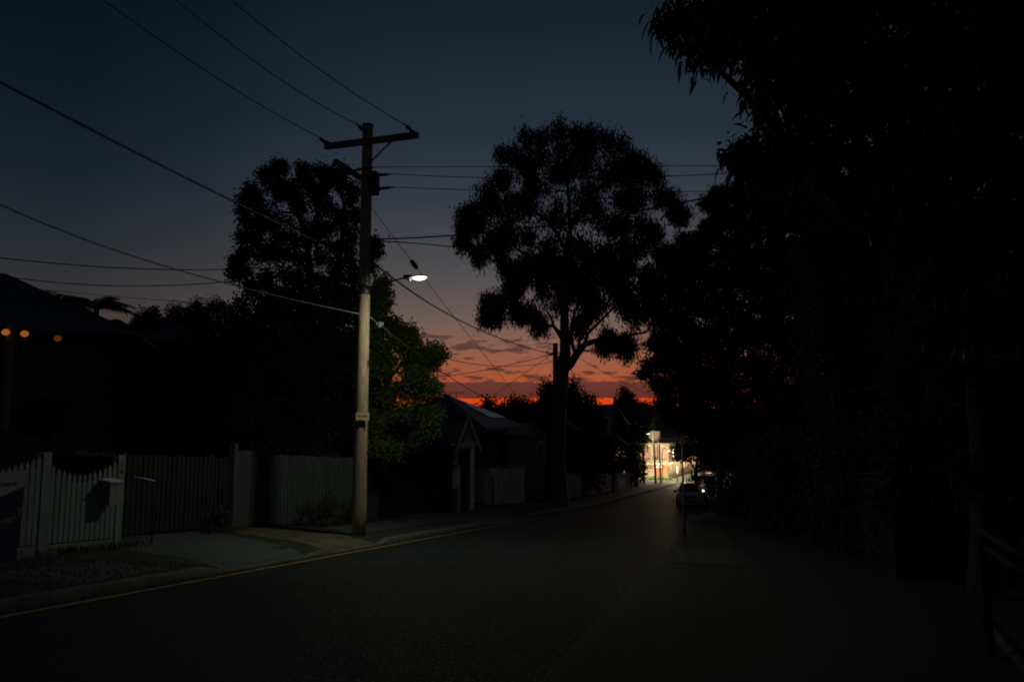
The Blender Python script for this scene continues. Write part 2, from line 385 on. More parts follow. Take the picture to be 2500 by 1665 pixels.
def leaf_curved(rng, c, n_per, spread, Ln, Wd, droop):
    N = len(c) * n_per
    p = np.repeat(c, n_per, 0) + rng.normal(size=(N, 3)) * spread
    d = rng.normal(size=(N, 3)); d[:, 2] *= .45; d /= np.linalg.norm(d, axis=1)[:, None]
    r = np.array([0, 0, 1.0]) + rng.normal(size=(N, 3)) * .55; s = np.cross(d, r); s /= np.linalg.norm(s, axis=1)[:, None] + 1e-9
    L = Ln * rng.uniform(.6, 1.2, (N, 1)); w = Wd * rng.uniform(.75, 1.2, (N, 1)) * .5; k = droop * rng.uniform(.5, 1.6, (N, 1))
    up = rng.uniform(-.1, .35, (N, 1)); rows = []
    for f, ww in ((0, .12), (.22, .75), (.5, 1), (.78, .7), (1, .06)):
        q = p + d * L * f * (1 - .35 * k * f) + np.array([0, 0, 1.0]) * (L * (up * f - k * f * f))
        rows += [q + s * w * ww, q - s * w * ww]
    v = np.stack(rows, 1).reshape(-1, 3); b0 = np.arange(N)[:, None, None] * 10
    fq = np.array([[2 * i, 2 * i + 1, 2 * i + 3, 2 * i + 2] for i in range(4)])[None]
    return v, (b0 + fq).reshape(-1, 4)
def pxc(px, py, r, Y, dz=None, rng=None):
    p = at(px, py, Y); s = (p - Vector((0, 0, EYE))).length / F if False else Y / F
    return (p.x, p.y, p.z, r * s, (dz if dz is not None else r * s), r * s)
def inpoly(x, y, P):
    c = False; j = len(P) - 1
    for i in range(len(P)):
        if (P[i][1] > y) != (P[j][1] > y) and x < (P[j][0] - P[i][0]) * (y - P[i][1]) / (P[j][1] - P[i][1]) + P[i][0]: c = not c
        j = i
    return c
def fill_poly(rng, P, r, Y, dY, tries=1500, gap=.9):
    """clump centres spread through the volume behind a crown outline"""
    xs = [p[0] for p in P]; ys = [p[1] for p in P]; out = []
    for _ in range(tries):
        x = rng.uniform(min(xs), max(xs)); y = rng.uniform(min(ys), max(ys))
        if not inpoly(x, y, P): continue
        rr_ = r * rng.uniform(.7, 1.2)
        if all((x - a) ** 2 + (y - b_) ** 2 > (gap * r) ** 2 for a, b_, _ in out): out.append((x, y, rr_))
    return [pxc(x, y, q, Y + rng.uniform(-dY, dY)) for x, y, q in out]
def sub_centres(rng, clumps, nsub):
    cs = []; own = []
    for i, (x, y, z, rx, ry, rz) in enumerate(clumps):
        d = rng.normal(size=(nsub, 3)); d /= np.linalg.norm(d, axis=1)[:, None]
        cs.append(np.array([x, y, z]) + d * (rng.uniform(0, 1, (nsub, 1)) ** .45) * np.array([rx, ry, rz])); own += [i] * nsub
    return np.concatenate(cs), own
def limb(b, a, c, r0, r1, rng, sag=.12, n=6):
    a, c = Vector(a), Vector(c); L = (c - a).length; off = Vector(rng.normal(size=3) * L * .07) + Vector((0, 0, -L * sag))
    pts = [a.lerp(c, k / n) + off * math.sin(math.pi * k / n) + Vector(rng.normal(size=3) * L * .012) * (0 < k < n) for k in range(n + 1)]
    b.tube(pts, [r0 + (r1 - r0) * k / n for k in range(n + 1)], 6); return pts
def make_tree(name, label, cat, base, trunk_paths, clumps, leafm, barkm, seed, nsub=12, n_per=30, spread=.3, Ln=.15, Wd=.06, droop=.3,
              curved=False, limbs=True, twigs=3, lr=.06, group=None, flat=1.0, crown_name='crown'):
    rng = np.random.default_rng(seed); t = thing(name, base, label, cat, group); o = tuple(base)
    b = MB(); nodes = []
    for pts, r in trunk_paths:
        b.tube(pts, r, 10); m = len(pts)
        rad = r if not isinstance(r, (int, float)) else [r] * m
        for i in range(m - 1):
            for k in range(4): nodes.append((Vector(pts[i]).lerp(Vector(pts[i + 1]), k / 4), rad[i]))
        nodes.append((Vector(pts[-1]), rad[-1]))
    cs, own = sub_centres(rng, clumps, nsub)
    if limbs:
        for i, c in enumerate(clumps):
            cv = Vector(c[:3]); best = None
            for q, r in nodes:
                cost = (cv - q).length + max(0, q.z - cv.z + .2) * 2.5
                if best is None or cost < best[0]: best = (cost, q, r)
            q, r = best[1], best[2]; r0 = min(r * .6, lr)
            pts = limb(b, q, cv, r0, r0 * .3, rng, rng.uniform(-.02, .14))
            for p in pts[2:]: nodes.append((p, r0 * .5))
    if twigs:
        for i, c in enumerate(clumps):
            mine = cs[i * nsub:(i + 1) * nsub]
            for q in mine[:twigs]: limb(b, c[:3], q, lr * .22, lr * .07, rng, .05, 3)
    b.build('trunk', barkm, t)
    v, f = (leaf_curved(rng, cs, n_per, spread, Ln, Wd, droop) if curved else leaf_quads(rng, cs, n_per, spread, Ln, Wd, droop, flat))
    npmesh(crown_name, v, f, 4, leafm, t, o)
    return t
def Z(zx, zy, ox, oy, s): return ox + zx / s, oy + zy / s

# ---- tall gum beside the road
rng = np.random.default_rng(11); YG = 41.3
gz = [(620,200,90),(770,160,80),(860,140,60),(980,180,70),(1080,240,80),(1180,300,80),(1260,310,60),(1330,390,60),(440,290,60),(520,330,60),(400,420,60),(300,520,70),(250,620,70),(170,680,50),(230,720,50),(340,640,80),
(640,320,100),(780,330,110),(900,320,110),(1000,350,110),(1120,400,90),(1240,450,80),(560,440,80),(700,480,110),(850,500,120),(1000,500,110),(1150,560,100),(1280,560,80),(1400,540,50),(1460,590,50),(1510,650,32),(440,580,90),(420,720,80),(330,820,55),(275,885,30),(170,815,18),(380,880,45),
(560,640,100),(700,680,110),(860,680,110),(1000,700,100),(1130,720,80),(1250,690,80),(1340,740,45),(480,820,80),(600,840,110),(740,860,110),(880,880,90),(1000,900,80),(1160,850,60),(1250,860,55),(450,980,55),(470,1060,55),(580,1000,90),(700,1040,100),(830,1050,90),(950,1050,80),(1080,1040,70),(1200,1000,60),(1300,1000,55),(420,1160,55),(340,1190,45),(315,1270,26),(380,1280,35),(480,1230,60),(550,1260,50),(620,1320,32),(660,1160,80),(800,1170,80),(920,1170,60),(1040,1180,80),(1150,1160,80),(1270,1120,70),(1350,1180,55),(1200,1280,80),(1310,1240,70),
(1060,1430,38),(1130,1450,50),(1190,1470,45),(1025,1465,25),(870,1330,25),(650,930,80),(560,930,70),(980,960,80),(1060,940,70),(840,980,90),(720,960,80),(1130,1110,70),(890,1110,70),(940,1270,40),(1390,900,50),(1360,1050,50)]
cl = []
for zx, zy, r in gz:
    px, py = Z(zx, zy, 1050, 250, 2.413); px, py = 1385 + (px - 1385) * .955, 605 + (py - 605) * .945; rad = r / 2.413 * .84
    edge = math.hypot((px - 1375) / 290, (py - 560) / 330)
    cl.append(pxc(px, py, rad, YG + rng.uniform(-1, 1) * 6.0 * max(.15, 1 - edge * .8), None))
for k in range(len(cl)):
    x, y, z, q = cl[k][:4]
    for _ in range(2):
        d = rng.normal(size=3); d /= np.linalg.norm(d); f = q * rng.uniform(.28, .5); cl.append((x + d[0] * q * 1.05, y + d[1] * q, z + d[2] * q * 1.05, f, f, f * 1.4))
gb = G(1366, 1241)
def ap(Y, *pp): return [at(x, y, Y) for x, y in pp]
tp = [([gb - ZX * .3, gb + ZX * .5] + ap(YG, (1364, 1150), (1364, 1060), (1367, 970), (1374, 900), (1380, 860), (1378, 800), (1379, 740), (1385, 650), (1392, 560), (1388, 470), (1375, 380)), [.62, .50, .44, .41, .39, .38, .33, .27, .24, .2, .15, .1, .05]),
      (ap(YG, (1376, 905), (1392, 890), (1406, 868), (1428, 841), (1450, 833), (1491, 829)) + ap(YG - 1, (1523, 820)) + ap(YG - 2, (1577, 812)), [.26, .25, .22, .18, .15, .12, .09, .05]),
      (ap(YG, (1405, 866), (1397, 840), (1393, 815)) + ap(YG + 1, (1398, 780), (1412, 740)), [.13, .12, .1, .08, .05]),
      (ap(YG, (1428, 841), (1434, 815), (1455, 795)) + ap(YG - 1, (1480, 770), (1510, 740)), [.12, .1, .09, .07, .04]),
      (ap(YG, (1408, 862), (1416, 830)) + ap(YG + 1.5, (1436, 800), (1448, 770)), [.1, .09, .07, .04]),
      (ap(YG, (1376, 830), (1366, 815), (1352, 797), (1338, 794), (1325, 802), (1312, 803), (1295, 790), (1278, 789)), [.17, .15, .11, .09, .08, .07, .06, .04]),
      (ap(YG, (1352, 797), (1345, 775), (1332, 755)), [.1, .08, .05]),
      (ap(YG, (1380, 740), (1350, 690), (1310, 640), (1250, 600)), [.16, .13, .1, .05]),
      (ap(YG, (1384, 690), (1430, 640), (1490, 600), (1540, 580)), [.16, .13, .1, .05]),
      (ap(YG, (1388, 620), (1340, 540), (1280, 500), (1190, 480)), [.14, .11, .08, .04]),
      (ap(YG, (1391, 560), (1440, 480), (1500, 430)), [.13, .09, .04])]
make_tree('gum_tree', 'tall spreading gum tree with hanging leaves rising beside the road against the sunset', 'tree', gb, tp, cl, MT['leaf_gum'], MT['gumbark'], 12,
          nsub=14, n_per=27, spread=.235, Ln=.28, Wd=.075, droop=.62, twigs=4, lr=.06, flat=1.3)
# ---- tree behind the near power pole
rng = np.random.default_rng(21); YM = 29.0
mz = [(1250,130,55),(1160,130,38),(1265,90,35),(1200,220,90),(1270,260,80),(1050,290,65),(1000,345,55),(1100,330,100),(1250,350,100),(1000,430,65),(1100,460,95),(1230,460,100),(1370,255,55),(1400,330,75),(1500,120,62),(1480,180,55),(1520,250,55),(1560,330,70),(1650,125,65),(1700,160,60),(1785,125,40),(1760,215,55),(1660,260,65),(1590,420,50),(1450,440,80),(1860,260,45),(1850,380,45),(1690,390,65),(1800,470,75),(1880,480,45),
(1000,540,45),(1100,560,75),(1220,600,95),(1350,560,95),(1500,560,90),(1620,560,80),(1740,580,85),(1850,600,75),(990,660,55),(1060,720,80),(1180,740,85),(1000,790,45),(1300,700,70),(1430,680,60),(1560,700,80),(1700,720,75),(1830,740,75),(1120,830,65),(1230,830,55),(1340,820,60),(1460,830,60),(1600,830,60),(1720,860,75),(1850,870,75),(2030,700,52),(2060,780,42),(2010,830,35),(1985,900,35),(920,880,36),(900,940,44),(970,950,45),(1030,1040,50),(1060,1100,35),(1150,1000,75),(1200,1080,60),(1300,960,60),(1420,960,55),(1400,1060,60),(1600,980,55),(1740,980,55),(1850,1000,70),(1880,1100,55),(1640,1090,60),(1300,1130,55),(1760,1110,50)]
cl = []
for zx, zy, r in mz:
    px, py = Z(zx, zy, 300, 380, 3.336); cl.append(pxc(px, py, r / 3.336 * .86, YM + rng.uniform(-1.6, 1.6)))
for k in range(len(cl)):
    x, y, z, q = cl[k][:4]
    for _ in range(1):
        d = rng.normal(size=3); d /= np.linalg.norm(d); f = q * rng.uniform(.3, .5); cl.append((x + d[0] * q * 1.05, y + d[1] * q, z + d[2] * q * 1.05, f, f, f))
mb = Vector((at(775, 900, YM).x, YM, ground(at(775, 900, YM).x, YM)))
tp = [([mb, mb + ZX * 2] + ap(YM, (757, 800), (755, 720), (757, 660), (750, 600), (735, 540), (700, 470), (670, 420)), [.3, .26, .19, .17, .15, .13, .11, .08, .04]),
      ([mb + ZX * 1.5] + ap(YM + .4, (800, 850), (815, 780), (823, 720), (826, 650), (835, 580), (840, 500), (820, 430)), [.2, .18, .15, .14, .12, .1, .07, .03]),
      (ap(YM, (757, 670), (735, 640), (690, 610), (640, 600)), [.11, .09, .07, .04]),
      (ap(YM, (752, 600), (775, 540), (770, 470), (760, 420)), [.09, .08, .06, .03])]
make_tree('leafy_tree', 'dark bushy tree with two upright stems close behind the near power pole', 'tree', mb, tp, cl, MT['leaf_dark'], MT['bark'], 22,
          nsub=10, n_per=28, spread=.15, Ln=.15, Wd=.075, droop=.25, twigs=3, lr=.045)

# ---- unlit tree and shrub mass over the paling fence
rng = np.random.default_rng(31)
def shrub(name, label, cat, poly, r, Y, dY, seed, leafm='leaf_dark', group=None, basepx=None, **k):
    rg = np.random.default_rng(seed); c = fill_poly(rg, poly, r, Y, dY)
    bx = basepx if basepx else (min(p[0] for p in poly) + max(p[0] for p in poly)) / 2
    p = at(bx, 1100, Y); base = Vector((p.x, Y, ground(p.x, Y)))
    top = min(p_[1] for p_ in poly); bot = max(p_[1] for p_ in poly)
    q = at(bx, (top * .55 + bot * .45), Y); tr = k.pop('tr', .14)
    tp = [([base - ZX * .1, base.lerp(q, .35), base.lerp(q, .7), q], [tr, tr * .85, tr * .6, tr * .25])]
    return make_tree(name, label, cat, base, tp, c, MT[leafm], MT['bark'], seed + 1, group=group, **k)
shrub('shade_tree', 'black unlit bushy tree leaning over the grey paling fence', 'tree',
      [(600,745),(640,735),(690,720),(760,712),(850,720),(900,735),(905,800),(890,900),(880,1090),(600,1090),(575,1000),(570,850),(590,790)], 26, 27, 1.6, 32, tr=.2,
      nsub=12, n_per=34, spread=.2, Ln=.16, Wd=.09, droop=.3, twigs=1, lr=.04)
shrub('shade_tree', 'black unlit bushy tree behind the slatted dark gate', 'tree',
      [(430,860),(480,830),(540,810),(600,800),(640,900),(640,1090),(430,1090)], 26, 29, 1.8, 34, tr=.15,
      nsub=11, n_per=32, spread=.22, Ln=.17, Wd=.09, droop=.3, twigs=1, lr=.04)
shrub('shade_tree', 'black unlit tree filling the gap behind the other two over the paling fence', 'tree',
      [(560,860),(640,840),(720,830),(800,850),(905,870),(905,1070),(560,1070)], 28, 34, 1.6, 36, tr=.15,
      nsub=13, n_per=40, spread=.26, Ln=.24, Wd=.15, droop=.3, twigs=0, lr=.04)
# garden shrubs on the skyline at left
SK = [('spindly garden shrub with thin twigs just right of the palms on the skyline', [(330,800),(338,770),(350,790),(362,812),(335,815)], 8, 38),
      ('small loose shrub standing left of the low dark roof ridge', [(355,765),(378,760),(392,790),(402,815),(365,815)], 10, 38),
      ('low rounded shrub showing just above the low dark roof ridge', [(405,780),(425,755),(445,760),(470,775),(468,815),(410,815)], 12, 40),
      ('bushy shrub with an uneven top, middle of the skyline row', [(462,760),(480,742),(496,750),(500,790),(520,815),(462,815)], 13, 38),
      ('tallest bushy shrub of the skyline row, left of the leafy tree', [(500,765),(525,735),(545,750),(560,742),(585,765),(596,800),(592,830),(505,830)], 15, 36)]
for i, (lab, poly, r, Y) in enumerate(SK):
    shrub('skyline_shrub', lab, 'shrub', poly, r, Y, .8, 40 + i, group='garden shrubs on the left skyline', tr=.06, nsub=9, n_per=20, spread=.16, Ln=.16, Wd=.07, droop=.1, twigs=5, lr=.03)

# ---- the tree lit by the street lamp
rng = np.random.default_rng(51); YL = 24.6
lz = [(370,180,42),(380,250,52),(290,250,26),(310,330,52),(380,350,52),(300,440,52),(400,480,52),(470,500,34),(340,580,70),(450,600,62),(530,580,34),(600,560,34),(620,640,52),(540,680,60),(640,720,62),(730,740,45),(800,700,32),(825,735,30),(760,800,52),(680,820,70),(580,820,62),(450,755,70),(340,720,70),(290,850,62),(400,862,35),(700,920,70),(600,930,70),(780,1000,42),(500,1010,70),(400,1040,70),(290,1020,62),(620,1040,72),(720,1060,70),(300,1160,72),(420,1160,82),(540,1160,82),(650,1180,70),(750,1180,52),(800,1230,34),(300,1300,62),(420,1300,72),(540,1310,72),(660,1300,62),(760,1320,42),(400,1400,54),(520,1430,54),(640,1400,44),(440,1500,44),(330,1450,44),(250,960,50),(250,1240,50)]
cl = [pxc(*Z(zx, zy, 820, 640, 3.267), r / 3.267, YL + rng.uniform(-1.1, 1.1)) for zx, zy, r in lz]
lb = R(-12.35, 21.8, .1)
tp = [([lb, lb + ZX * 1.5] + ap(YL, (938, 1020), (945, 930), (940, 860), (930, 780)), [.17, .15, .12, .1, .07, .03]), (ap(YL, (945, 930), (980, 890), (1020, 850)), [.08, .06, .03]), (ap(YL, (943, 960), (910, 920), (905, 850)), [.07, .06, .03])]
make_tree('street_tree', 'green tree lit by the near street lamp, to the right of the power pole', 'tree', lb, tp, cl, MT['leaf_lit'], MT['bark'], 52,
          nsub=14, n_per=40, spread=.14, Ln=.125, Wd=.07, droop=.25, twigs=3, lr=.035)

# ---- trees against the red horizon
HZ = [('slim tree', 'thin wispy tree with sparse round leaf tufts right of the bare iron roof', [(1175,996),(1183,984),(1198,984),(1203,996),(1198,1025),(1178,1025)], 8, 62, dict(nsub=5, n_per=12, Ln=.3, Wd=.2, twigs=4)),
      ('tree', 'loose crowned tree over the low verandah roof', [(1218,1000),(1230,982),(1255,984),(1280,980),(1285,996),(1318,1004),(1325,1035),(1215,1035)], 11, 66, dict(nsub=7, n_per=13, Ln=.3, Wd=.2, twigs=4)),
      ('tree', 'dense dark tree close on the left of the gum trunk', [(1326,970),(1330,950),(1342,942),(1352,956),(1354,1060),(1320,1060),(1312,1000)], 13, 58, dict(nsub=9, n_per=22, Ln=.28, Wd=.17, twigs=2)),
      ('tree', 'dense dark tree close on the right of the gum trunk', [(1384,942),(1394,932),(1402,937),(1409,962),(1414,990),(1424,1120),(1384,1120)], 14, 60, dict(nsub=9, n_per=24, Ln=.28, Wd=.17, twigs=2)),
      ('tree', 'round dark tree left of the third power pole', [(1420,995),(1427,977),(1440,974),(1451,985),(1454,1005),(1470,1020),(1470,1150),(1416,1150)], 14, 66, dict(nsub=9, n_per=24, Ln=.28, Wd=.17, twigs=2)),
      ('pine_tree', 'spired pine like tree right of the third power pole', [(1523,952),(1534,962),(1545,972),(1550,990),(1556,1010),(1556,1080),(1508,1080),(1506,1000),(1512,978)], 9, 92, dict(nsub=8, n_per=22, Ln=.32, Wd=.2, twigs=2)),
      ('tree', 'flat topped tree under the far ridge, left of the far street lamp', [(1550,1000),(1565,990),(1582,992),(1590,1006),(1582,1030),(1566,1090),(1550,1100)], 11, 100, dict(nsub=8, n_per=20, Ln=.36, Wd=.24, twigs=2))]
for i, (nm, lab, poly, r, Y, k) in enumerate(HZ):
    shrub('pine_tree' if nm == 'pine_tree' else 'tree', lab, 'tree', poly, r, Y, 1.2, 60 + 3 * i, group='trees along the red horizon', tr=.16, spread=.3, droop=.2, lr=.06, **k)
# dark garden trees behind the far picket fence and the houses
for i, (lab, poly, r, Y) in enumerate([
        ('dark garden tree behind the left end of the far white picket fence', [(1280,1060),(1330,1050),(1380,1060),(1440,1080),(1450,1175),(1290,1190)], 20, 58),
        ('dark garden tree behind the right end of the far white picket fence', [(1430,1080),(1490,1060),(1545,1070),(1562,1100),(1562,1180),(1440,1170)], 16, 84),
        ('dark hedge tree filling the gap behind the low verandah house', [(1180,1040),(1250,1025),(1330,1035),(1340,1080),(1335,1140),(1260,1150),(1190,1100)], 18, 64),
        ('wide dark tree on the distant slope behind the third power pole', [(1330,1040),(1420,1022),(1500,1022),(1570,1030),(1565,1050),(1560,1100),(1340,1110)], 18, 112)]):
    shrub('garden_tree', lab, 'tree', poly, r, Y, 2.0, 90 + 3 * i, group='dark garden trees on the left of the road', tr=.16, nsub=10, n_per=26, spread=.35, Ln=.3, Wd=.18, droop=.2, twigs=1, lr=.06)

# ---- right of the road: feathery tree, big glossy tree, hedges
RP = [(1850,440),(1800,462),(1752,470),(1738,500),(1732,560),(1668,592),(1640,622),(1622,660),(1632,710),(1612,795),(1600,865),(1580,905),(1618,932),(1626,965),(1632,1010),(1648,1045),(1700,1070),(1790,1060),(2000,1090),(2060,900),(2080,600),(2000,440)]
rb = G(1757, 1262)
tp = [([rb - ZX * .2, rb + ZX * .3] + ap(38.5, (1757, 1180), (1757, 1100), (1762, 1000), (1775, 900), (1800, 780), (1840, 650)), [.3, .24, .17, .16, .16, .15, .12, .06]),
      (ap(38.5, (1760, 1010), (1720, 920), (1680, 820), (1660, 740)), [.13, .11, .08, .04]), (ap(38, (1775, 900), (1860, 800), (1920, 720)), [.12, .09, .05])]
rg = np.random.default_rng(110); c = fill_poly(rg, RP, 27, 37.0, 4.0, 2500, .85)
c += [pxc(x, y, r, 37) for x, y, r in [(1806,454,13),(1754,470,11),(1728,498,12),(1728,548,11),(1671,586,13),(1638,612,12),(1620,648,13),(1626,698,12),(1612,768,12),(1600,838,12),(1590,888,11),(1574,914,9),(1608,933,11),(1620,983,10)]]
make_tree('feathery_tree', 'broad feathery tree with a slim pale trunk on the right verge beyond the sign post', 'tree', rb, tp, c, MT['leaf_dark'], MT['gumbark'], 111,
          nsub=15, n_per=34, spread=.2, Ln=.34, Wd=.075, droop=.22, twigs=2, lr=.06, flat=.55)
# small tree in front of the bright building
ST = [(1640,1094),(1655,1080),(1690,1076),(1740,1080),(1790,1080),(1800,1130),(1765,1145),(1735,1135),(1712,1122),(1690,1116),(1668,1122),(1648,1112)]
sb = G(1699, 1222)
tp = [([sb - ZX * .2] + ap(sb.y, (1700, 1190), (1699, 1150), (1704, 1110)), [.17, .14, .12, .05]), (ap(sb.y, (1699, 1150), (1680, 1120), (1660, 1105)), [.07, .05, .03]), (ap(sb.y, (1699, 1145), (1730, 1115), (1765, 1105)), [.08, .05, .03])]
rg = np.random.default_rng(120); c = fill_poly(rg, ST, 9, sb.y, 1.4, 1500, .9)
make_tree('kerbside_tree', 'small kerbside tree whose leaves hang in front of the bright pale building', 'tree', sb, tp, c, MT['leaf_dark'], MT['bark'], 121,
          nsub=7, n_per=7, spread=.2, Ln=.24, Wd=.13, droop=.4, twigs=3, lr=.04)
# big overhanging tree near the camera
NE = [Z(x, y, 1550, 0, 2.413) for x, y in [(480,-60),(430,10),(420,60),(235,95),(195,150),(240,215),(290,250),(340,300),(430,330),(560,320),(660,330),(660,390),(635,440),(690,470),(780,500),(830,560),(760,590),(690,640),(685,720),(740,770),(790,830),(870,800),(910,770),(1000,800),(1010,860),(960,920),(960,990),(900,1030),(1000,1060)]] + [(2150,520),(2260,800),(2560,830),(2560,-60)]
rg = np.random.default_rng(130); nb = G(2415, 1478); c = fill_poly(rg, NE, 34, 8.6, 1.3, 4000, .98)
c += [pxc(*Z(x, y, 1550, 0, 2.413), r / 2.413, 8.4) for x, y, r in [(230,150,40),(330,200,60),(280,130,45),(450,280,50),(640,860,36),(600,890,26),(690,920,30),(740,930,26),(840,1010,34),(880,880,22),(790,1030,24),(650,980,22)]]
tp = [([nb - ZX * .2, nb + ZX * .2] + ap(nb.y, (2412, 1300), (2408, 1100), (2390, 900)) + ap(9.4, (2300, 650), (2180, 420), (2100, 200)), [.34, .27, .23, .21, .2, .17, .12, .06]),
      (ap(9.4, (2330, 720)) + ap(9, (2120, 560)) + ap(8.6, (1960, 400), (1850, 260), (1700, 120)), [.12, .1, .08, .05, .025]),
      (ap(9.2, (2370, 800), (2400, 560), (2440, 400), (2480, 200)), [.12, .1, .07, .03]), (ap(8.6, (1960, 400), (1900, 420), (1830, 400)), [.05, .03, .015]),
      (ap(8.6, (1905, 330), (1890, 370), (1850, 385), (1800, 375)), [.03, .02, .014, .008])]
make_tree('glossy_leaved_tree', 'big dark tree with long glossy curved leaves overhanging the top right corner', 'tree', nb, tp, c, MT['leaf_big'], MT['bark'], 131,
          nsub=9, n_per=12, spread=.085, Ln=.185, Wd=.055, droop=.75, curved=True, twigs=4, lr=.035)
# dark planting along the right boundary
BD = [('dark tall shrub under the feathery tree, right of the slim pale trunk', [(1775,1080),(1850,1090),(1870,1180),(1880,1300),(1790,1300),(1772,1200)], 26, 36, 1.0),
      ('dark leafy shrub against the fence below the dim lit house wall', [(1860,1090),(1960,1088),(2010,1110),(2060,1180),(2040,1330),(1880,1320)], 30, 24, 1.0),
      ('dark tall hedge tree between the feathery tree and the glossy tree', [(2000,560),(2150,520),(2240,640),(2230,900),(2200,1300),(2010,1330),(2010,1050),(1995,800)], 42, 17, 1.2),
      ('dark hedge tree behind the glossy tree trunk', [(2180,760),(2300,720),(2370,820),(2380,1100),(2360,1380),(2180,1390)], 44, 13.5, 1.0),
      ('dark shrub with gaps of sky at the right edge above the handrail', [(2330,860),(2420,880),(2540,840),(2560,1000),(2560,1260),(2440,1240),(2350,1240)], 42, 12, .9),
      ('tall dark tree behind the hedges, reaching up under the glossy tree', [(1950,470),(2100,430),(2300,480),(2400,560),(2390,800),(2200,900),(2000,820)], 48, 22, 1.5),
      ('loose dark tree at the far right with sky showing between its leaves', [(2360,520),(2450,500),(2560,480),(2560,840),(2420,880),(2340,800)], 40, 15, 1.2)]
for i, (lab, poly, r, Y, dY) in enumerate(BD):
    thin = i in (6,)
    shrub('boundary_tree' if i in (2, 3, 5, 6) else 'boundary_shrub', lab, 'tree' if i in (2, 3, 5, 6) else 'shrub', poly, r, Y, dY, 140 + 3 * i, group='dark planting along the right boundary',
          tr=.12, nsub=9 if thin else 15, n_per=12 if thin else 30, spread=.2 * (Y / 18) + .05, Ln=.15 if Y < 20 else .2, Wd=.075, droop=.35, twigs=2, lr=.04)

# ---- palms behind the left house
def palm(label, cx, cy, R_, Y, seed, n=13, base=None):
    rg = np.random.default_rng(seed); top = at(cx, cy, Y); g = Vector((top.x, Y, ground(top.x, Y)))
    t = thing('palm_tree', g, label, 'palm', 'palms behind the left house')
    MB().tube([g, g.lerp(top, .5), top], [.2, .15, .12], 8).build('trunk', MT['bark'], t)
    vs = []; st = MB()
    for k in range(n):
        a = 2 * math.pi * k / n + rg.uniform(-.2, .2); el = rg.uniform(.35, 1.25); Lf = R_ * rg.uniform(.85, 1.1) * Y / F
        h = Vector((math.cos(a), math.sin(a), 0)); pts = []
        for j in range(11):
            s = j / 10; pts.append(top + h * (Lf * (s * math.cos(el) + .35 * s * s)) + ZX * (Lf * (s * math.sin(el) - .66 * s * s)))
        st.tube(pts, [.03 * (1 - .8 * j / 10) for j in range(11)], 4)
        for j in range(1, 11):
            for q in range(4):
                s = (q + rg.uniform(0, 1)) / 4; p = pts[j - 1].lerp(pts[j], s); d = (pts[j] - pts[j - 1]).normalized(); side = d.cross(ZX).normalized()
                for sg in (-1, 1):
                    ll = Lf * .34 * math.sin(math.pi * min(1, .15 + .8 * (j - 1 + s) / 10)); e = p + (side * sg * .75 + d * .55 - ZX * rg.uniform(.25, .7)).normalized() * ll
                    w = d * .022; vs.append((p - w, (p + e) / 2 - w * 1.2 + ZX * .02, e, (p + e) / 2 + w * 1.2 + ZX * .02))
    v = np.array([[list(q) for q in f] for f in vs]).reshape(-1, 3)
    npmesh('fronds', v, np.arange(len(v)).reshape(-1, 4), 4, MT['leaf_palm'], t, tuple(g)); st.build('frond_stems', MT['leaf_palm'], t)
    return t
palm('tall feathery palm arching over the left house roof, rightmost large one', 236, 750, 88, 33, 1, 17)
palm('palm whose fronds just clear the left house roof, leftmost of the palms', 138, 742, 80, 34, 2, 15)
palm('low feathery palm in the notch between the two dark roofs', 312, 803, 62, 33, 3, 14)
# bright spiky plant in front of the pale building
def spiky(label, base, n, Lf, seed, m):
    rg = np.random.default_rng(seed); t = thing('spiky_plant', base, label, 'plant'); b = MB()
    for k in range(n):
        a = rg.uniform(0, 6.283); el = rg.uniform(.5, 1.4); h = Vector((math.cos(a), math.sin(a), 0)); s_ = h.cross(ZX) * .09; L = Lf * rg.uniform(.7, 1.1); rows = []
        for j in range(5):
            s = j / 4; p = Vector(base) + h * L * s * math.cos(el) + ZX * (L * (s * math.sin(el) - .35 * s * s)); w = 1 - .95 * s; rows += [p - s_ * w, p + s_ * w]
        b.add(rows, [(2 * j, 2 * j + 1, 2 * j + 3, 2 * j + 2) for j in range(4)])
    b.build('leaves', m, t); return t
pb = at(1693, 1160, 88); spiky('spiky green plant glowing below the pale building', Vector((pb.x, pb.y, ground(pb.x, pb.y) + .13)), 70, 3.6, 5, MT['leaf_palm'])
# weeds at the foot of the fences and along the picket plinth
def tufts(name, label, spots, seed, hh=.3):
    rg = np.random.default_rng(seed); vs = []
    for u, t_, n in spots:
        for k in range(n):
            uu, tt = u + rg.normal() * .16, t_ + rg.normal() * .28; p = R(uu, tt, vz(uu, tt)); a = rg.uniform(0, 6.28); d = Vector((math.cos(a), math.sin(a), 0)); h_ = hh * rg.uniform(.4, 1.2)
            s = d.cross(ZX) * .008; e = p + d * h_ * rg.uniform(.1, .7) + ZX * h_; m = p.lerp(e, .5) + ZX * h_ * .12; vs.append((p - s, m - s, e, m + s))
    v = np.array([[list(q) for q in f] for f in vs]).reshape(-1, 3)
    o = npmesh(name, v, np.arange(len(v)).reshape(-1, 4), 4, MT['grassblade'], None, (0, 0, 0)); return tag(o, label, 'grass', kind='stuff')
tufts('weeds', 'ragged weeds growing along the foot of the fences', [(-11.45, 9.9 + .25 * k, 60) for k in range(8)] + [(-11.5, 19.0 + .3 * k, 150) for k in range(9)] + [(-12.2, 14.9 + .3 * k, 60) for k in range(4)], 3, .16)
tufts('grass', 'short rough grass on the left verge', [(-8.6 - (k % 7) * .38, 5 + .3 * (k // 7), 30) for k in range(120)], 4, .05)
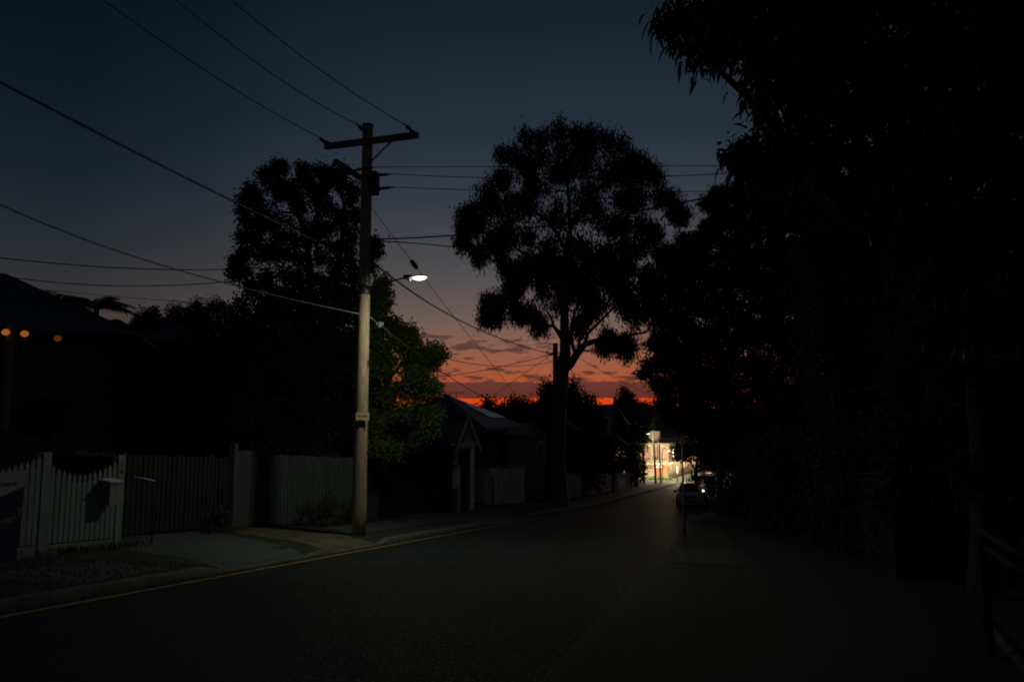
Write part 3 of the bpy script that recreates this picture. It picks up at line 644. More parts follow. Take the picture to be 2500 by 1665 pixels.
FS = [('low leafy bush at the foot of the grey paling fence beside the pole', (-11.3, 20.3), .5, 7), ('dark low bush standing before the shadowed middle of the paling fence', (-11.9, 19.2), .65, 8), ('small dark bush beside the gate post of the paling fence', (-12.5, 15.6), .4, 9)]
for lab, (u, t_), r, sd in FS:
    g = R(u, t_, .12); rg = np.random.default_rng(sd)
    make_tree('fence_bush', lab, 'bush', g, [([g, g + ZX * r * .8], [.03, .015])], [(g.x + rg.normal() * r * .3, g.y + rg.normal() * r * .3, g.z + r * (.5 + .5 * rg.uniform()), r * .5, r * .5, r * .5) for _ in range(6)],
              MT['leaf_dark'], MT['bark'], sd, nsub=10, n_per=18, spread=.07, Ln=.09, Wd=.045, droop=.2, twigs=3, lr=.015, group='bushes along the paling fence')

def litter(name, label, n, seed, u0, u1, t0, t1, sz, m):
    rg = np.random.default_rng(seed); vs = []
    for k in range(n):
        uu, tt = rg.uniform(u0, u1), rg.uniform(t0, t1); p = R(uu, tt, .006 if uu > -8.2 else vz(uu, tt) + .015); a = rg.uniform(0, 6.28); d = Vector((math.cos(a), math.sin(a), 0)) * sz * rg.uniform(.4, 1.3); s_ = d.cross(ZX) * .45
        vs.append((p - d, p + s_ + ZX * sz * .5, p + d, p - s_ + ZX * sz * .3))
    v = np.array([[list(q) for q in f] for f in vs]).reshape(-1, 3)
    tag(npmesh(name, v, np.arange(len(v)).reshape(-1, 4), 4, m, None, (0, 0, 0)), label, 'litter', kind='stuff')
litter('fallen_leaves', 'fallen leaves and grit lying along the left gutter', 420, 8, -8.18, -8.0, 3, 33, .03, MT['paling'])
litter('road_grit', 'scattered pale stones and leaves on the road and right verge', 160, 9, -7.8, 2.4, 2.5, 24, .018, MT['paling'])
# ------------------------------------------------------------------ power poles and the street lamp
def straight_pole(base, H, r0, r1, parent, m, lean=(0, 0)):
    pts = [base + ZX * (-.3 + (H + .3) * k / 12) + Vector((lean[0], lean[1], 0)) * (k / 12) ** 1.5 for k in range(13)]
    return MB().tube(pts, [r0 + (r1 - r0) * k / 12 for k in range(13)], 16).build('pole', m, parent)
PB = R(-9.1, 16.55, .12); PH = 10.75
def PP(h): return PB + ZX * h
P1 = thing('power_pole', PB, 'tall timber power pole at the kerb carrying two crossarms, with a name plate low down', 'power pole', 'timber power poles')
straight_pole(PB, PH, .185, .135, P1, MT['pole'])
b = MB().tube([PP(PH - .04), PP(PH + .01)], [.15, .15], 16); b.build('cap', MT['blackmetal'], P1)
ca = PP(PH - .53)
MB().obox(ca - TX * .2 + UX * .2, 1.36, .06, .075).build('crossarm', MT['darkpost'], P1)
cb = PP(PH - 1.42)
MB().obox(cb - TX * .12 - UX * .19, .05, 1.15, .065).build('crossarm', MT['darkpost'], P1)
MB().tube([ca - TX * .2 + UX * .85 - ZX * .05, PP(PH - 1.15) + UX * .1 - TX * .14], .022, 6).build('brace', MT['steel'], P1)
MB().obox(cb - UX * -.02 + UX * .2 - ZX * .2, .1, .12, .3).build('bracket_box', MT['blackmetal'], P1)
def insulator(p, q, parent, name='insulator'):
    p, q = Vector(p), Vector(q); d = q - p; pts = []; rad = []
    for k in range(19):
        s = k / 18; pts.append(p + d * s); rad.append(.018 if s < .2 or s > .8 else (.055 if k % 3 == 0 else .035))
    return MB().tube(pts, rad, 8).build(name, MT['insul'], parent)
ciL, ciR = ca - TX * .2 - UX * 1.1, ca - TX * .2 + UX * 1.4
insulator(ciL + ZX * .09 - UX * .02, ciL + ZX * .1 - TX * .42 - UX * .02, P1); insulator(ciR + ZX * .12, ciR + ZX * .12 - TX * .45, P1)
insulator(PP(PH - .25) - TX * .12, PP(PH - .2) - TX * .6, P1)
MB().ball(ciL + ZX * .1, .06).build('insulator_cap', MT['insul'], P1); MB().ball(ciR + ZX * .1, .08, .08, .06).build('insulator_cap', MT['insul'], P1)
rt = [(cb - TX * .55 - UX * .15, cb - TX * .6 + UX * .55), (cb + UX * .15 + ZX * .02, cb + UX * .75), (cb + UX * .18 - ZX * .36, cb + UX * .82 - ZX * .36)]
for p, q in rt: insulator(p, q, P1)
# street lamp: an arm clamped to the pole reaching over the road
LZ = 6.60; la = PP(LZ - .33); lh = PP(LZ - .23) + UX * 1.64 - TX * .72
P1L = thing('street_lamp', PP(LZ - .45), 'glowing street lamp on a long thin arm from the near power pole', 'street lamp')
MB().tube([la - UX * .1, la.lerp(lh, .4) + ZX * .05, lh - UX * .1 + ZX * .02], .024, 8).build('arm', MT['blackmetal'], P1L)
MB().tube([la - ZX * .12, la + ZX * .12], .165, 14, False).build('clamp', MT['blackmetal'], P1L)
hd = MB(); hw = .34
prof = [(-.12, -.03), (-.11, .06), (.05, .06), (.12, .035), (.42, .025), (.45, .0), (.08, .0), (.04, -.03)]
hd.prism([lh + UX * x + ZX * z - TX * .135 for x, z in prof], TX * .27); hd.build('housing', MT['blackmetal'], P1L)
MB().tube([lh + UX * .0 - ZX * .0, lh + UX * .0 - ZX * .08], [.03, .025], 10).build('sensor', MT['glass'], P1L)
bw = MB(); c_ = lh + UX * .26 - ZX * .006; vs = [c_ - ZX * .06]; nb_ = 20
for j in range(1, 6):
    p_ = -math.pi / 2 + math.pi / 2 * j / 5
    for i in range(nb_): vs.append(c_ + UX * (.17 * math.cos(p_) * math.cos(2 * math.pi * i / nb_)) + TX * (.11 * math.cos(p_) * math.sin(2 * math.pi * i / nb_)) + ZX * (.06 * math.sin(p_)))
bw.add(vs, [(0, 1 + (i + 1) % nb_, 1 + i) for i in range(nb_)] + [(1 + j * nb_ + i, 1 + j * nb_ + (i + 1) % nb_, 1 + (j + 1) * nb_ + (i + 1) % nb_, 1 + (j + 1) * nb_ + i) for j in range(4) for i in range(nb_)] + [tuple(1 + 4 * nb_ + i for i in range(nb_))], True)
bw.build('light_bowl', emit('street_light_glow', (1, .96, .74), LAMP), P1L)

sg = thing('street_sign', PP(2.95) - TX * .2, 'small pale street name plate strapped to the near power pole', 'sign')
sx = (UX * .8 + TX * .45).normalized(); sn = sx.cross(ZX); sc_ = PP(3.0) + UX * .14 - TX * .19
MB().obox(sc_, .165, .006, .095, sx, sn).build('plate', mat('sign_plate', (.66, .52, .44), (.56, .44, .37), .4, 6), sg)
MB().obox(sc_ + sn * .008 - sx * .045 - ZX * .01, .042, .002, .075, sx, sn).build('painted_glow', mat('amber_glow_paint', (.85, .55, .08), (.75, .33, .04), .35, 3, (1, 1, 2)), sg)  # amber reflection on the plate, painted as a coloured strip
text_mesh('lettering', 'KILNERS', .068, MT['black'], sg, sc_ + sn * .0125 + ZX * .012, sx, ZX, .001)
MB().obox(PP(4.35) + UX * .155, .006, .05, .09, UX, TX).build('tag_plate', MT['black'], P1)
MB().ball(PP(2.1) + UX * .165, .03).build('bolt', mat('rust', (.3, .08, .03), (.2, .05, .02), .8), P1)

Q2 = at(1362, 1180, 43.6); P2B = Vector((Q2.x - .12, 43.6, ground(Q2.x, 43.6) + .13))
tz = at(1356, 838, 43.6)
P2 = thing('power_pole', P2B, 'timber power pole standing against the left of the gum trunk', 'power pole', 'timber power poles')
H2 = tz.z - P2B.z; straight_pole(P2B, H2, .19, .155, P2, MT['darkpost'], (tz.x - P2B.x, 0))
w2 = at(1349, 865, 43.55)
MB().obox(w2 + ZX * .02, .14, .1, .06).ball(w2 - UX * .12, .1).ball(w2 + UX * .34 - ZX * .2, .07).build('bracket', MT['blackmetal'], P2)
for k in range(3): MB().tube([w2 + Vector((-.15 + .25 * math.cos(a) * (.7 + .1 * k), -.1 - .05 * k, .18 - .4 * (k == 2) + .25 * math.sin(a) * (.6 + .15 * k))) for a in [q * .52 for q in range(13)]], .012, 4).build('wire_loop', MT['cable'], P2)
def px_pole(name, label, px_top, px_base, Y, r, m, group=None, parts=None):
    base = at(px_base[0], px_base[1], Y); base.z = ground(base.x, Y) + .1; top = at(px_top[0], px_top[1], Y)
    t = thing(name, base, label, 'power pole' if 'pole' in name else 'post', group)
    straight_pole(base, top.z - base.z, r, r * .8, t, m, (top.x - base.x, 0)); return t, base, top
P3, b3, t3 = px_pole('power_pole', 'third timber power pole, behind the far white picket fence', (1502, 969), (1497, 1205), 66, .2, MT['darkpost'], 'timber power poles')
MB().obox(t3 - ZX * .5, .18, .1, .08).build('bracket', MT['blackmetal'], P3)
P4, b4, t4 = px_pole('power_pole', 'leaning dark power pole in front of the pale building, leftmost of the pair', (1594, 1056), (1601, 1187), 104, .17, MT['darkpost'], 'timber power poles')
P5, b5, t5 = px_pole('power_pole', 'straight dark power pole in front of the pale building, right of the leaning one', (1609, 1080), (1613, 1188), 103, .13, MT['steel'], 'timber power poles')
P6, b6, t6 = px_pole('power_pole', 'slim distant power pole in the dark, left of the far street lamp', (1551, 1055), (1551, 1190), 88, .13, MT['darkpost'], 'timber power poles')
P7, b7, t7 = px_pole('utility_post', 'slim pale mast between the dark pole and the glass doors of the bright building', (1617, 1096), (1617, 1178), 108, .07, MT['steel'])
MB().tube([t7 - ZX * .3, t7 + Vector((.4, 0, .25)), t7 + Vector((1.2, 0, .3))], .04, 6).build('arm', MT['steel'], P7)
# far street lamp
FL = thing('street_lamp', b4 + ZX * 7.4, 'small far street lamp glowing at the top of the leaning dark pole', 'street lamp')
fp = at(1580, 1058, 103.5)
MB().tube([at(1595, 1066, 104), at(1588, 1060, 103.8), fp + ZX * .12], .04, 6).build('arm', MT['steel'], FL)
MB().obox(fp + ZX * .1, .35, .18, .05, Vector((1, 0, 0)), Vector((0, 1, 0))).build('housing', MT['blackmetal'], FL)
MB().ball(fp, .32, .18, .14).build('light_bowl', emit('far_lamp_glow', (1, .9, .7), 420), FL)
# warning sign on a short post
ws = at(1574, 1142, 92); wt = thing('warning_sign', Vector((ws.x, ws.y, ground(ws.x, ws.y))), 'dim yellow diamond warning sign against the dark trees', 'road sign')
MB().tube([Vector((ws.x, ws.y, ground(ws.x, ws.y) - .2)), ws + ZX * .4], .035, 8).build('post', MT['steel'], wt)
e_ = Vector((1, 0, 0)); q = .42
MB().prism([ws + e_ * q * a - Vector((0, .05, 0)) + ZX * q * c for a, c in ((-1, 0), (0, -1), (1, 0), (0, 1))], (0, -.02, 0)).build('diamond_plate', MT['yellowsign'], wt)
MB().obox(ws - ZX * .75 - Vector((0, .05, 0)), .3, .01, .2, e_, Vector((0, 1, 0))).build('advisory_plate', MT['yellowsign'], wt)
# tall slim sign post on the right verge
gs = G(1671, 1318) + ZX * .1; tsn = at(1665, 1078, gs.y)
sp_ = thing('sign_post', gs, 'slim grey steel sign post on the right verge, crossing the parked cars', 'post')
MB().tube([gs - ZX * .2, gs.lerp(Vector((tsn.x, tsn.y, tsn.z)), .5), tsn], .032, 10).build('post', MT['steel'], sp_)
MB().tube([tsn, tsn + ZX * .03], .036, 10).build('cap', MT['blackmetal'], sp_)
MB().obox(gs + ZX * 1.0 - Vector((.06, 0, 0)), .05, .01, .03, Vector((1, 0, 0)), Vector((0, 1, 0))).build('clip', MT['steel'], sp_)

# ------------------------------------------------------------------ wires
def curve3(a, m, c, n=28):
    """parabola through three points"""
    a, m, c = Vector(a), Vector(m), Vector(c); la_, lc = (m - a).length, (c - m).length; s = la_ / (la_ + lc); out = []
    for k in range(n + 1):
        x = k / n; out.append(a * ((x - s) * (x - 1) / s) + m * (x * (x - 1) / (s * (s - 1))) + c * (x * (x - s) / (1 - s)))
    return out
def wire(label, a, m, c, r=.012, mt='cable', cat='cable', name='overhead_wire', group='overhead wires'):
    o = MB().tube(curve3(a, m, c), r, 5).build(name, MT[mt], None); return tag(o, label, cat, group)
yP = PB.y
def ext(a, b_, s): return a + (b_ - a) * s
# three bare conductors running back over the road to the upper left
for lab, st, e0, e1 in [('leftmost of three thin wires rising from the top crossarm to the top edge', ciL + ZX * .1 - TX * .42, (520, 185), (265, 0)),
                        ('middle one of three thin wires rising from the pole top to the top edge', PP(PH - .2) - TX * .6, (660, 178), (446, 0)),
                        ('rightmost of three thin wires rising from the top crossarm to the top edge', ciR + ZX * .12 - TX * .45, (780, 170), (579, 0))]:
    A, Bm, Cc_ = st, at(*e0, 12.6), at(*e1, 9.2); wire(lab, A, Bm, Cc_ + (Cc_ - Bm) * .8, .011)
# thick insulated bundle along the road
lvp = PP(6.15) + UX * .22 + TX * .02; lvq = PP(7.3) - UX * .16
wire('thick black bundled cable sloping from the left edge down to the leafy tree', at(-60, 170, 7.6), at(330, 372, 10.4), at(884, 640, yP - .1), .019, name='bundled_cable')
wire('thick black bundled cable sagging from the near pole to the pole by the gum trunk', PP(7.05) + UX * .17, at(1110, 776, 28), w2, .024, name='bundled_cable')
# services to the left
wire('thin grey cable sloping from the left edge to the lit part of the near pole', at(-40, 481, 10.5), at(420, 655, 15.0), PP(5.62) - TX * .2, .014, 'litcable')
wire('upper of two dark service cables from the left edge into the leafy tree', at(-40, 625, 20), at(330, 656, 22), at(830, 640, 24.5), .016)
wire('lower of two dark service cables from the left edge into the leafy tree', at(20, 676, 24), at(290, 698, 24), at(720, 668, 25.5), .016)
wire('thin wire starting behind the left roof and passing over the palms', at(95, 706, 29), at(330, 728, 28), at(700, 752, 27), .011)
# across the road to the right
for lab, (p, q_), m_, e_ in [('highest of three level wires crossing from the near pole to the right', rt[0], (1250, 407), (1900, 405)), ('middle of three level wires crossing from the near pole to the right', rt[1], (1330, 436), (1900, 417)), ('lowest of three level wires crossing from the near pole to the right', rt[2], (1330, 468), (1900, 464))]:
    s = UX * 1.0; Ym = yP - .292 * 5.4; Ye = yP - .292 * 11.5
    wire(lab, q_, at(*m_, Ym), at(*e_, Ye), .010)
wire('thick cable rising across the gum crown to the upper right', PP(7.62) + UX * .16, at(1180, 569, yP - 1.3), at(1680, 492, yP - 4.2), .02, name='bundled_cable')
wire('thick cable continuing over the feathery tree into the glossy tree', at(1680, 492, yP - 4.2), at(1780, 470, yP - 4.9), at(2000, 420, yP - 6.2), .02, name='bundled_cable')
wire('thin service wire dipping from the near pole into the gum crown', PP(7.58) + UX * .2, at(1050, 597, yP + 2), at(1230, 630, yP + 7), .016)
# stay wire with its egg insulator
A_ = PP(8.55) + UX * .1; I_ = at(1011, 646, yP - .6)
sw = thing('stay_wire', A_, 'thin straight stay wire with an egg shaped insulator, passing behind the street lamp', 'cable', 'overhead wires')
MB().tube([A_, I_, at(1080, 738, yP + 1), at(1262, 966, 30)], .009, 5).build('wire', MT['cable'], sw)
dI = (at(1262, 966, 30) - A_).normalized(); dI = (I_ - A_).normalized()
MB().tube([I_ + dI * k for k in (-.16, -.13, -.05, .05, .13, .16)], [.012, .05, .062, .062, .05, .012], 10).build('egg_insulator', MT['insul'], sw)
# telecom drop, lit near the pole
tA = PP(5.6) + UX * .14; tB = at(916, 797, yP + .6); tC = at(1075, 905, 24)
wire('lamp lit pale cable running from the near pole down to the roof with the aerial', tA, at(1075, 905, 24), at(1255, 1007, 33), .014, 'litcable')
jb = thing('cable_joint', tB, 'pale cable joint box hanging on the lit cable just right of the near pole', 'joint box')
jp = curve3(tA, at(1075, 905, 24), at(1255, 1007, 33), 40)[2]
jb.location = jp
MB().obox(jp + ZX * .03, .09, .04, .05, UX, TX).ball(jp - ZX * .03, .05, .05, .06).build('box', MT['signwhite'], jb)
wire('black drop cable curling from the near pole into the top of the lit tree', PP(6.9) + UX * .17, at(958, 760, yP + 3), at(1050, 860, yP + 9), .013)
wire('thin wire sagging from the lit tree to the pole by the gum trunk', at(1045, 862, 27.5), at(1200, 893, 35), at(1350, 884, 43.5), .016)
wire('service wire dropping left from the pole by the gum trunk to the lit tree', w2, at(1200, 900, 38), at(1060, 920, 30), .018)
wire('straight wire falling left from the pole by the gum trunk to the aerial roof', w2, at(1257, 928, 42), at(1160, 998, 39), .016)
for lab, a, m, c, r in [('wire leaving the gum trunk to the right, highest', (1388, 848, 43.6), (1470, 866, 46), (1600, 900, 50), .018), ('wire leaving the gum trunk to the right, longest and thinnest', (1394, 862, 43.6), (1478, 910, 50), (1590, 966, 58), .016), ('short steep wire behind the gum trunk', (1380, 875, 44), (1403, 918, 50), (1432, 968, 58), .026), ('short wire at the foot of the gum fork, almost upright', (1378, 905, 44), (1382, 925, 46), (1384, 950, 50), .022)]:
    wire(lab, at(*a), at(*m), at(*c), r)
for lab, a, m, c in [('faintly lit cable swinging from the gum trunk to the third pole', (1366, 1008, 45), (1425, 1052, 55), (1501, 1057, 66)), ('faintly lit cable swinging from the third pole to the slim distant pole', (1504, 1058, 66), (1530, 1082, 76), (1551, 1076, 88)),
                     ('faintly lit cable looping under the round tree to the slim distant pole', (1509, 992, 66), (1530, 1028, 74), (1548, 1026, 88)), ('short faintly lit cable loop right of the slim distant pole, upper', (1551, 1028, 88), (1562, 1040, 92), (1574, 1040, 96)), ('short faintly lit cable loop right of the slim distant pole, lower', (1553, 1077, 88), (1564, 1083, 94), (1596, 1078, 104)),
                     ('lit cable hanging in front of the bright building, left', (1580, 1084, 98), (1590, 1112, 101), (1612, 1116, 103)), ('lit cable running from the far lamp down to the leaning pole', (1584, 1066, 103), (1590, 1084, 103.5), (1599, 1098, 104)), ('level dark cable along the roof edge of the bright building', (1600, 1083, 104), (1635, 1083, 90), (1664, 1080, 60)),
                     ('dark sagging wire from the slim tree to the third pole', (1440, 985, 60), (1475, 994, 63), (1501, 985, 66))]:
    wire(lab, at(*a), at(*m), at(*c), .03, 'litcable' if 'lit' in lab else 'cable')  # cables meant to look lit take the paler sheath colour
# ------------------------------------------------------------------ white picket fence, letterbox, letting board
PF = thing('picket_fence', R(-11.6, 10.0, .1), 'white picket fence with scalloped tops and square posts at the near left', 'fence')
FU = -11.62
def picket(b, t, w, top, bot, u=FU, z0=0):
    h = top - .17
    pr = [(-w, bot), (w, bot), (w, h), (w * .55, h + .03), (w * .95, h + .075), (0, top), (-w * .95, h + .075), (-w * .55, h + .03), (-w, h)]
    b.prism([R(u - .011, t, z0) + TX * x + ZX * z for x, z in pr], UX * .022)
def pickets(t0, t1, zr, mid, end, bot):
    b = MB(); n = round((t1 - t0) / .108)
    for k in range(n):
        t = t0 + (k + .5) * (t1 - t0) / n; s = abs((k + .5) / n - .5) * 2
        picket(b, t, .043, mid + (end - mid) * s ** 1.8 + (fall(zr) - fall(t)), bot, FU)
    return b
post_t = (9.87, 11.5)
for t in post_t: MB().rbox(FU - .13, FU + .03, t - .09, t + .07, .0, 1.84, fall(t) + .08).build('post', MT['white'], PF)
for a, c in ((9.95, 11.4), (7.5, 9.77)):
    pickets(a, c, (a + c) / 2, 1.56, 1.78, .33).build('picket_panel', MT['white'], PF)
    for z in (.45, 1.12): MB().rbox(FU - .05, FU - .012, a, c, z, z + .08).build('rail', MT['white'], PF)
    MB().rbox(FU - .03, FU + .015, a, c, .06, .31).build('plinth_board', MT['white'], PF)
for i, ch in enumerate('29'):
    text_mesh('house_number', ch, .18, MT['black'], PF, R(FU + .034, 11.49, 0) + ZX * (1.70 - .17 * i + .05), TX, ZX, .003)
LB = thing('letterbox', R(FU + .05, 11.42, .9), 'white metal letterbox with a sloping lid fixed to the picket fence', 'letterbox')
lb0 = fall(11.4) + .13
MB().rbox(FU + .03, FU + .26, 11.02, 11.26, .86, 1.29, lb0 - .0).build('body', MT['white'], LB)
l0 = [R(FU + .01, 10.99), R(FU + .29, 10.99), R(FU + .29, 11.29), R(FU + .01, 11.29)]
for p, z in zip(l0, (1.36, 1.32, 1.32, 1.36)): p.z = lb0 + z
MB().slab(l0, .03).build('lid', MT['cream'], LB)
MB().rbox(FU + .26, FU + .264, 11.06, 11.22, 1.22, 1.235, lb0).rbox(FU + .26, FU + .264, 11.16, 11.2, 1.16, 1.18, lb0).build('slot', MT['black'], LB)
SB = thing('letting_board', R(FU + .4, 8.7, .1), 'real estate letting board, white above and navy below, leaning on the picket fence', 'sign')
su = FU + .22
def SBp(t, z): p = R(su, 9.55, z); return p + TX * (t - .2 - 9.55)
MB().prism([SBp(8.0, 1.62), SBp(9.5, 1.62), SBp(9.49, 1.363), SBp(8.0, .883)], UX * .02).build('white_panel', MT['signwhite'], SB)
MB().prism([SBp(8.0, .88), SBp(9.49, 1.36), SBp(9.42, .05), SBp(8.0, .05)], UX * .02).build('navy_panel', MT['navy'], SB)
text_mesh('lettering', 'Harcourts', .125, MT['black'], SB, SBp(9.09, 1.43) + UX * .024, TX, ZX, .002)
text_mesh('lettering', 'LEASED', .115, MT['signwhite'], SB, SBp(9.16, .82) + UX * .024, (TX + ZX * .13), ZX, .002, .12)
text_mesh('lettering', 'T', .19, MT['signwhite'], SB, SBp(9.42, .93) + UX * .024, (TX + ZX * .03), ZX, .002, .1)
MB().rbox(su - .04, su - .002, 8.95, 9.02, -.3, .95).build('leg', MT['darkpost'], SB)

# ------------------------------------------------------------------ other left hand fences
def paling_run(b, u0, t0, u1, t1, zb, zt, w=.095, gap=.006, rg=None, th=.018):
    a, c = R(u0, t0), R(u1, t1); L = math.hypot(u1 - u0, t1 - t0); n = int(L / (w + gap)); d2 = Vector((c.x - a.x, c.y - a.y, 0)).normalized(); nn = d2.cross(ZX)
    for k in range(n):
        s = (k + .5) / n; p = a.lerp(c, s); t = t0 + (t1 - t0) * s; off = rg.uniform(-.008, .008)
        b.obox(Vector((p.x, p.y, fall(t) + (zb + zt) / 2 + rg.uniform(-.02, .02))) + nn * off, w / 2, th / 2, (zt - zb) / 2, d2, nn)
rg = np.random.default_rng(77)
PA = thing('paling_fence', R(-12.9, 16.6, .1), 'weathered grey paling fence and gate behind the near power pole', 'fence')
b = MB(); paling_run(b, -12.95, 16.7, -13.1, 18.45, .16, 2.22, rg=rg); b.build('palings', MT['paling'], PA)
b = MB(); paling_run(b, -13.1, 18.5, -11.75, 20.85, .14, 2.16, rg=rg); b.build('palings', MT['paling'], PA)
MB().rbox(-13.06, -12.9, 16.55, 16.69, 0, 2.4).build('post', MT['paling'], PA)
for t0, u0, t1, u1 in ((16.7, -13.02, 18.45, -13.17), (18.5, -13.17, 20.85, -11.82)):
    for z in (.5, 1.85): MB().tube([R(u0, t0, z), R(u1, t1, z)], .035, 4).build('rail', MT['paling'], PA)
MB().rbox(-11.84, -11.7, 20.86, 21.0, 0, 2.2).build('post', MT['paling'], PA)
DG = thing('slatted_gate', R(-13.2, 13.8, .1), 'dark slatted driveway gate between the picket fence and the paling fence', 'gate')
b = MB(); paling_run(b, -13.25, 11.9, -13.1, 16.5, .2, 2.0, .11, .035, rg); b.build('slats', MT['darktimber'], DG)  # slats coloured near black, the tree shade put into the colour
for z in (.45, 1.75): MB().tube([R(-13.31, 11.9, z), R(-13.16, 16.5, z)], .04, 4).build('rail', MT['darktimber'], DG)
MB().rbox(-13.35, -13.2, 11.72, 11.86, 0, 1.9).build('post', MT['darktimber'], DG)
MB().rbox(-13.6, -11.7, 11.66, 11.70, .1, 1.9).build('return_panel', MT['darktimber'], DG)
# driveway rail catching light in the dark behind
hr = at(352, 1170, 15.4); HRT = thing('handrail', Vector((hr.x, hr.y, ground(hr.x, hr.y))), 'short pale curved handrail alone in the dark, right of house number 29', 'handrail')
MB().tube([at(328, 1165, 15), at(350, 1167, 15.2), at(378, 1174, 15.4)], .012, 6).build('rail', MT['cream'], HRT)
MB().tube([at(378, 1174, 15.4), Vector((at(378, 1174, 15.4).x, 15.4, ground(at(378, 1174, 15.4).x, 15.4)))], .015, 6).build('post', MT['darktimber'], HRT)

DF = thing('dark_fence', R(-11.8, 24, .1), 'long dark solid fence and gate running down to the gabled entrance', 'fence')
b = MB(); paling_run(b, -11.8, 21.05, -11.8, 29.5, .1, 2.15, .19, .004, rg); b.build('boards', MT['darktimber'], DF)
MB().rbox(-11.86, -11.72, 21.05, 29.5, 2.15, 2.2).build('capping', MT['darktimber'], DF)
MB().rbox(-11.76, -11.71, 25.0, 27.6, .1, .18).build('bottom_rail', MT['steel'], DF)
MB().rbox(-11.77, -11.74, 26.4, 29.3, .92, .96).build('mid_rail', MT['darkpost'], DF)
for t in (21.1, 24.9, 27.7): MB().rbox(-11.9, -11.82, t - .06, t + .06, .05, 2.2).build('post', MT['darktimber'], DF)
b = MB(); paling_run(b, -11.62, 21.0, -11.62, 22.4, .1, .95, .1, .03, rg)
LP_ = thing('low_palings', R(-11.6, 21.6, .1), 'low run of rough palings just right of the near pole', 'fence'); b.build('palings', MT['paling'], LP_)

# gabled entrance
GP = thing('gabled_entrance', R(-12.3, 31.2, .1), 'gabled timber entrance portal with slatted gable and two posts', 'gate')
g0 = fall(30.6) + .13
t0, t1 = 29.75, 32.55; tm = (t0 + t1) / 2; ez = 2.85; az_ = 4.18
def gp(u, t, z): x, y = xy(u, t); return Vector((x, y, g0 + z))
def hbox(b, u0, u1, ta, tb, z0, z1): return b.rbox(u0, u1, ta, tb, z0, z1, g0)
for t in (t0 + .3, t1 - .3):
    hbox(MB(), -11.9, -11.72, t - .09, t + .09, -.35, ez - .05).build('post', MT['render'], GP)
hbox(MB(), -11.93, -11.70, t0 - .05, t1 + .05, ez - .05, ez + .14).build('beam', MT['render'], GP)
for sg_ in (-1, 1):
    te = tm + sg_ * ((t1 - t0) / 2 + .3)
    MB().prism([gp(-11.62, tm, az_ + .10), gp(-11.62, te, ez - .22), gp(-11.62, te, ez - .37), gp(-11.62, tm, az_ - .09)], UX * .05).build('barge_board', MT['render'], GP)
    MB().prism([gp(-11.6, tm, az_ + .16), gp(-11.6, te + .04 * sg_, ez - .18), gp(-11.6, te + .04 * sg_, ez - .22), gp(-11.6, tm, az_ + .11)], -UX * 2.4).build('roof', MT['roof_iron'], GP)
b = MB()
for k in range(7):
    t = t0 + .35 + k * (t1 - t0 - .7) / 6; zt = az_ - .1 - abs(t - tm) * (az_ - ez + .22) / ((t1 - t0) / 2 + .3)
    if zt > ez + .2: hbox(b, -11.8, -11.76, t - .035, t + .035, ez + .12, zt)
b.build('gable_slats', MT['render'], GP)
hbox(MB(), -11.86, -11.82, t0 + .1, t1 - .1, ez + .12, ez + .3).build('gable_back', MT['darkwall'], GP)
b = MB()
for k in range(9): hbox(b, -11.78, -11.72, t0 + .5 + k * .2, t0 + .56 + k * .2, ez - .11, ez - .05)
b.build('dentils', MT['render'], GP)
hbox(MB(), -11.98, -11.93, t0 + .4, t1 - .4, -.25, 1.95).build('gate_leaf', MT['darktimber'], GP)
PL = thing('white_pillar', R(-11.5, 29.9), 'short white pillar lit in front of the left post of the gabled entrance', 'pillar')
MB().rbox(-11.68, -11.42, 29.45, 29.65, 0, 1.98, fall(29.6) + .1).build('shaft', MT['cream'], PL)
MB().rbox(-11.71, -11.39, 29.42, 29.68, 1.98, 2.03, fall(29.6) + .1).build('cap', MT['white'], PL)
# open white gate and its posts
OG = thing('picket_gate', G(1180, 1237), 'white picket gate standing open beside the gabled entrance', 'gate')
ga, gb2 = G(1161, 1232), G(1199, 1240); ga.z += .1; gb2.z += .1; dg = (gb2 - ga); dg.z = 0; Lg = dg.length; dg.normalize(); ng = dg.cross(ZX)
b = MB()
for k in range(8):
    p = ga.lerp(gb2, (k + .5) / 8); w = Lg / 8 * .36; top = 1.95 + .06 * math.cos(k * 2.2)
    b.prism([p + dg * x + ZX * z for x, z in ((-w, .05), (w, .05), (w, top), (0, top + .08), (-w, top))], ng * .025)
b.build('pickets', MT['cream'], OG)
for z in (.45, 1.42): MB().obox(ga.lerp(gb2, .5) + ZX * z - ng * .03, Lg / 2, .02, .06, dg, ng).build('rail', MT['cream'], OG)
for px_, m_ in ((1204, 'render'), (1212, 'cream')):
    g = G(px_, 1236); t = thing('gate_post', g, 'square white gate post between the open gate and the pale wall' if m_ == 'cream' else 'grey gate post that the open white gate hangs from', 'post')
    MB().obox(g + ZX * 1.0, .13, .13, 1.1).build('shaft', MT[m_], t); MB().obox(g + ZX * 2.12, .15, .15, .02).build('cap', MT[m_], t)
WL = thing('garden_wall', G(1245, 1237), 'pale rendered garden wall beside the open white gate', 'wall')
wa, wb = G(1219, 1236), G(1277, 1234); dw = wb - wa; dw.z = 0; Lw = dw.length; dw.normalize(); nw = dw.cross(ZX); mw = wa.lerp(wb, .5)
MB().obox(mw + ZX * 1.0, Lw / 2, .1, 1.1, dw, nw).build('wall', MT['render'], WL); MB().obox(mw + ZX * 2.12, Lw / 2 + .03, .14, .03, dw, nw).build('coping', MT['render'], WL)
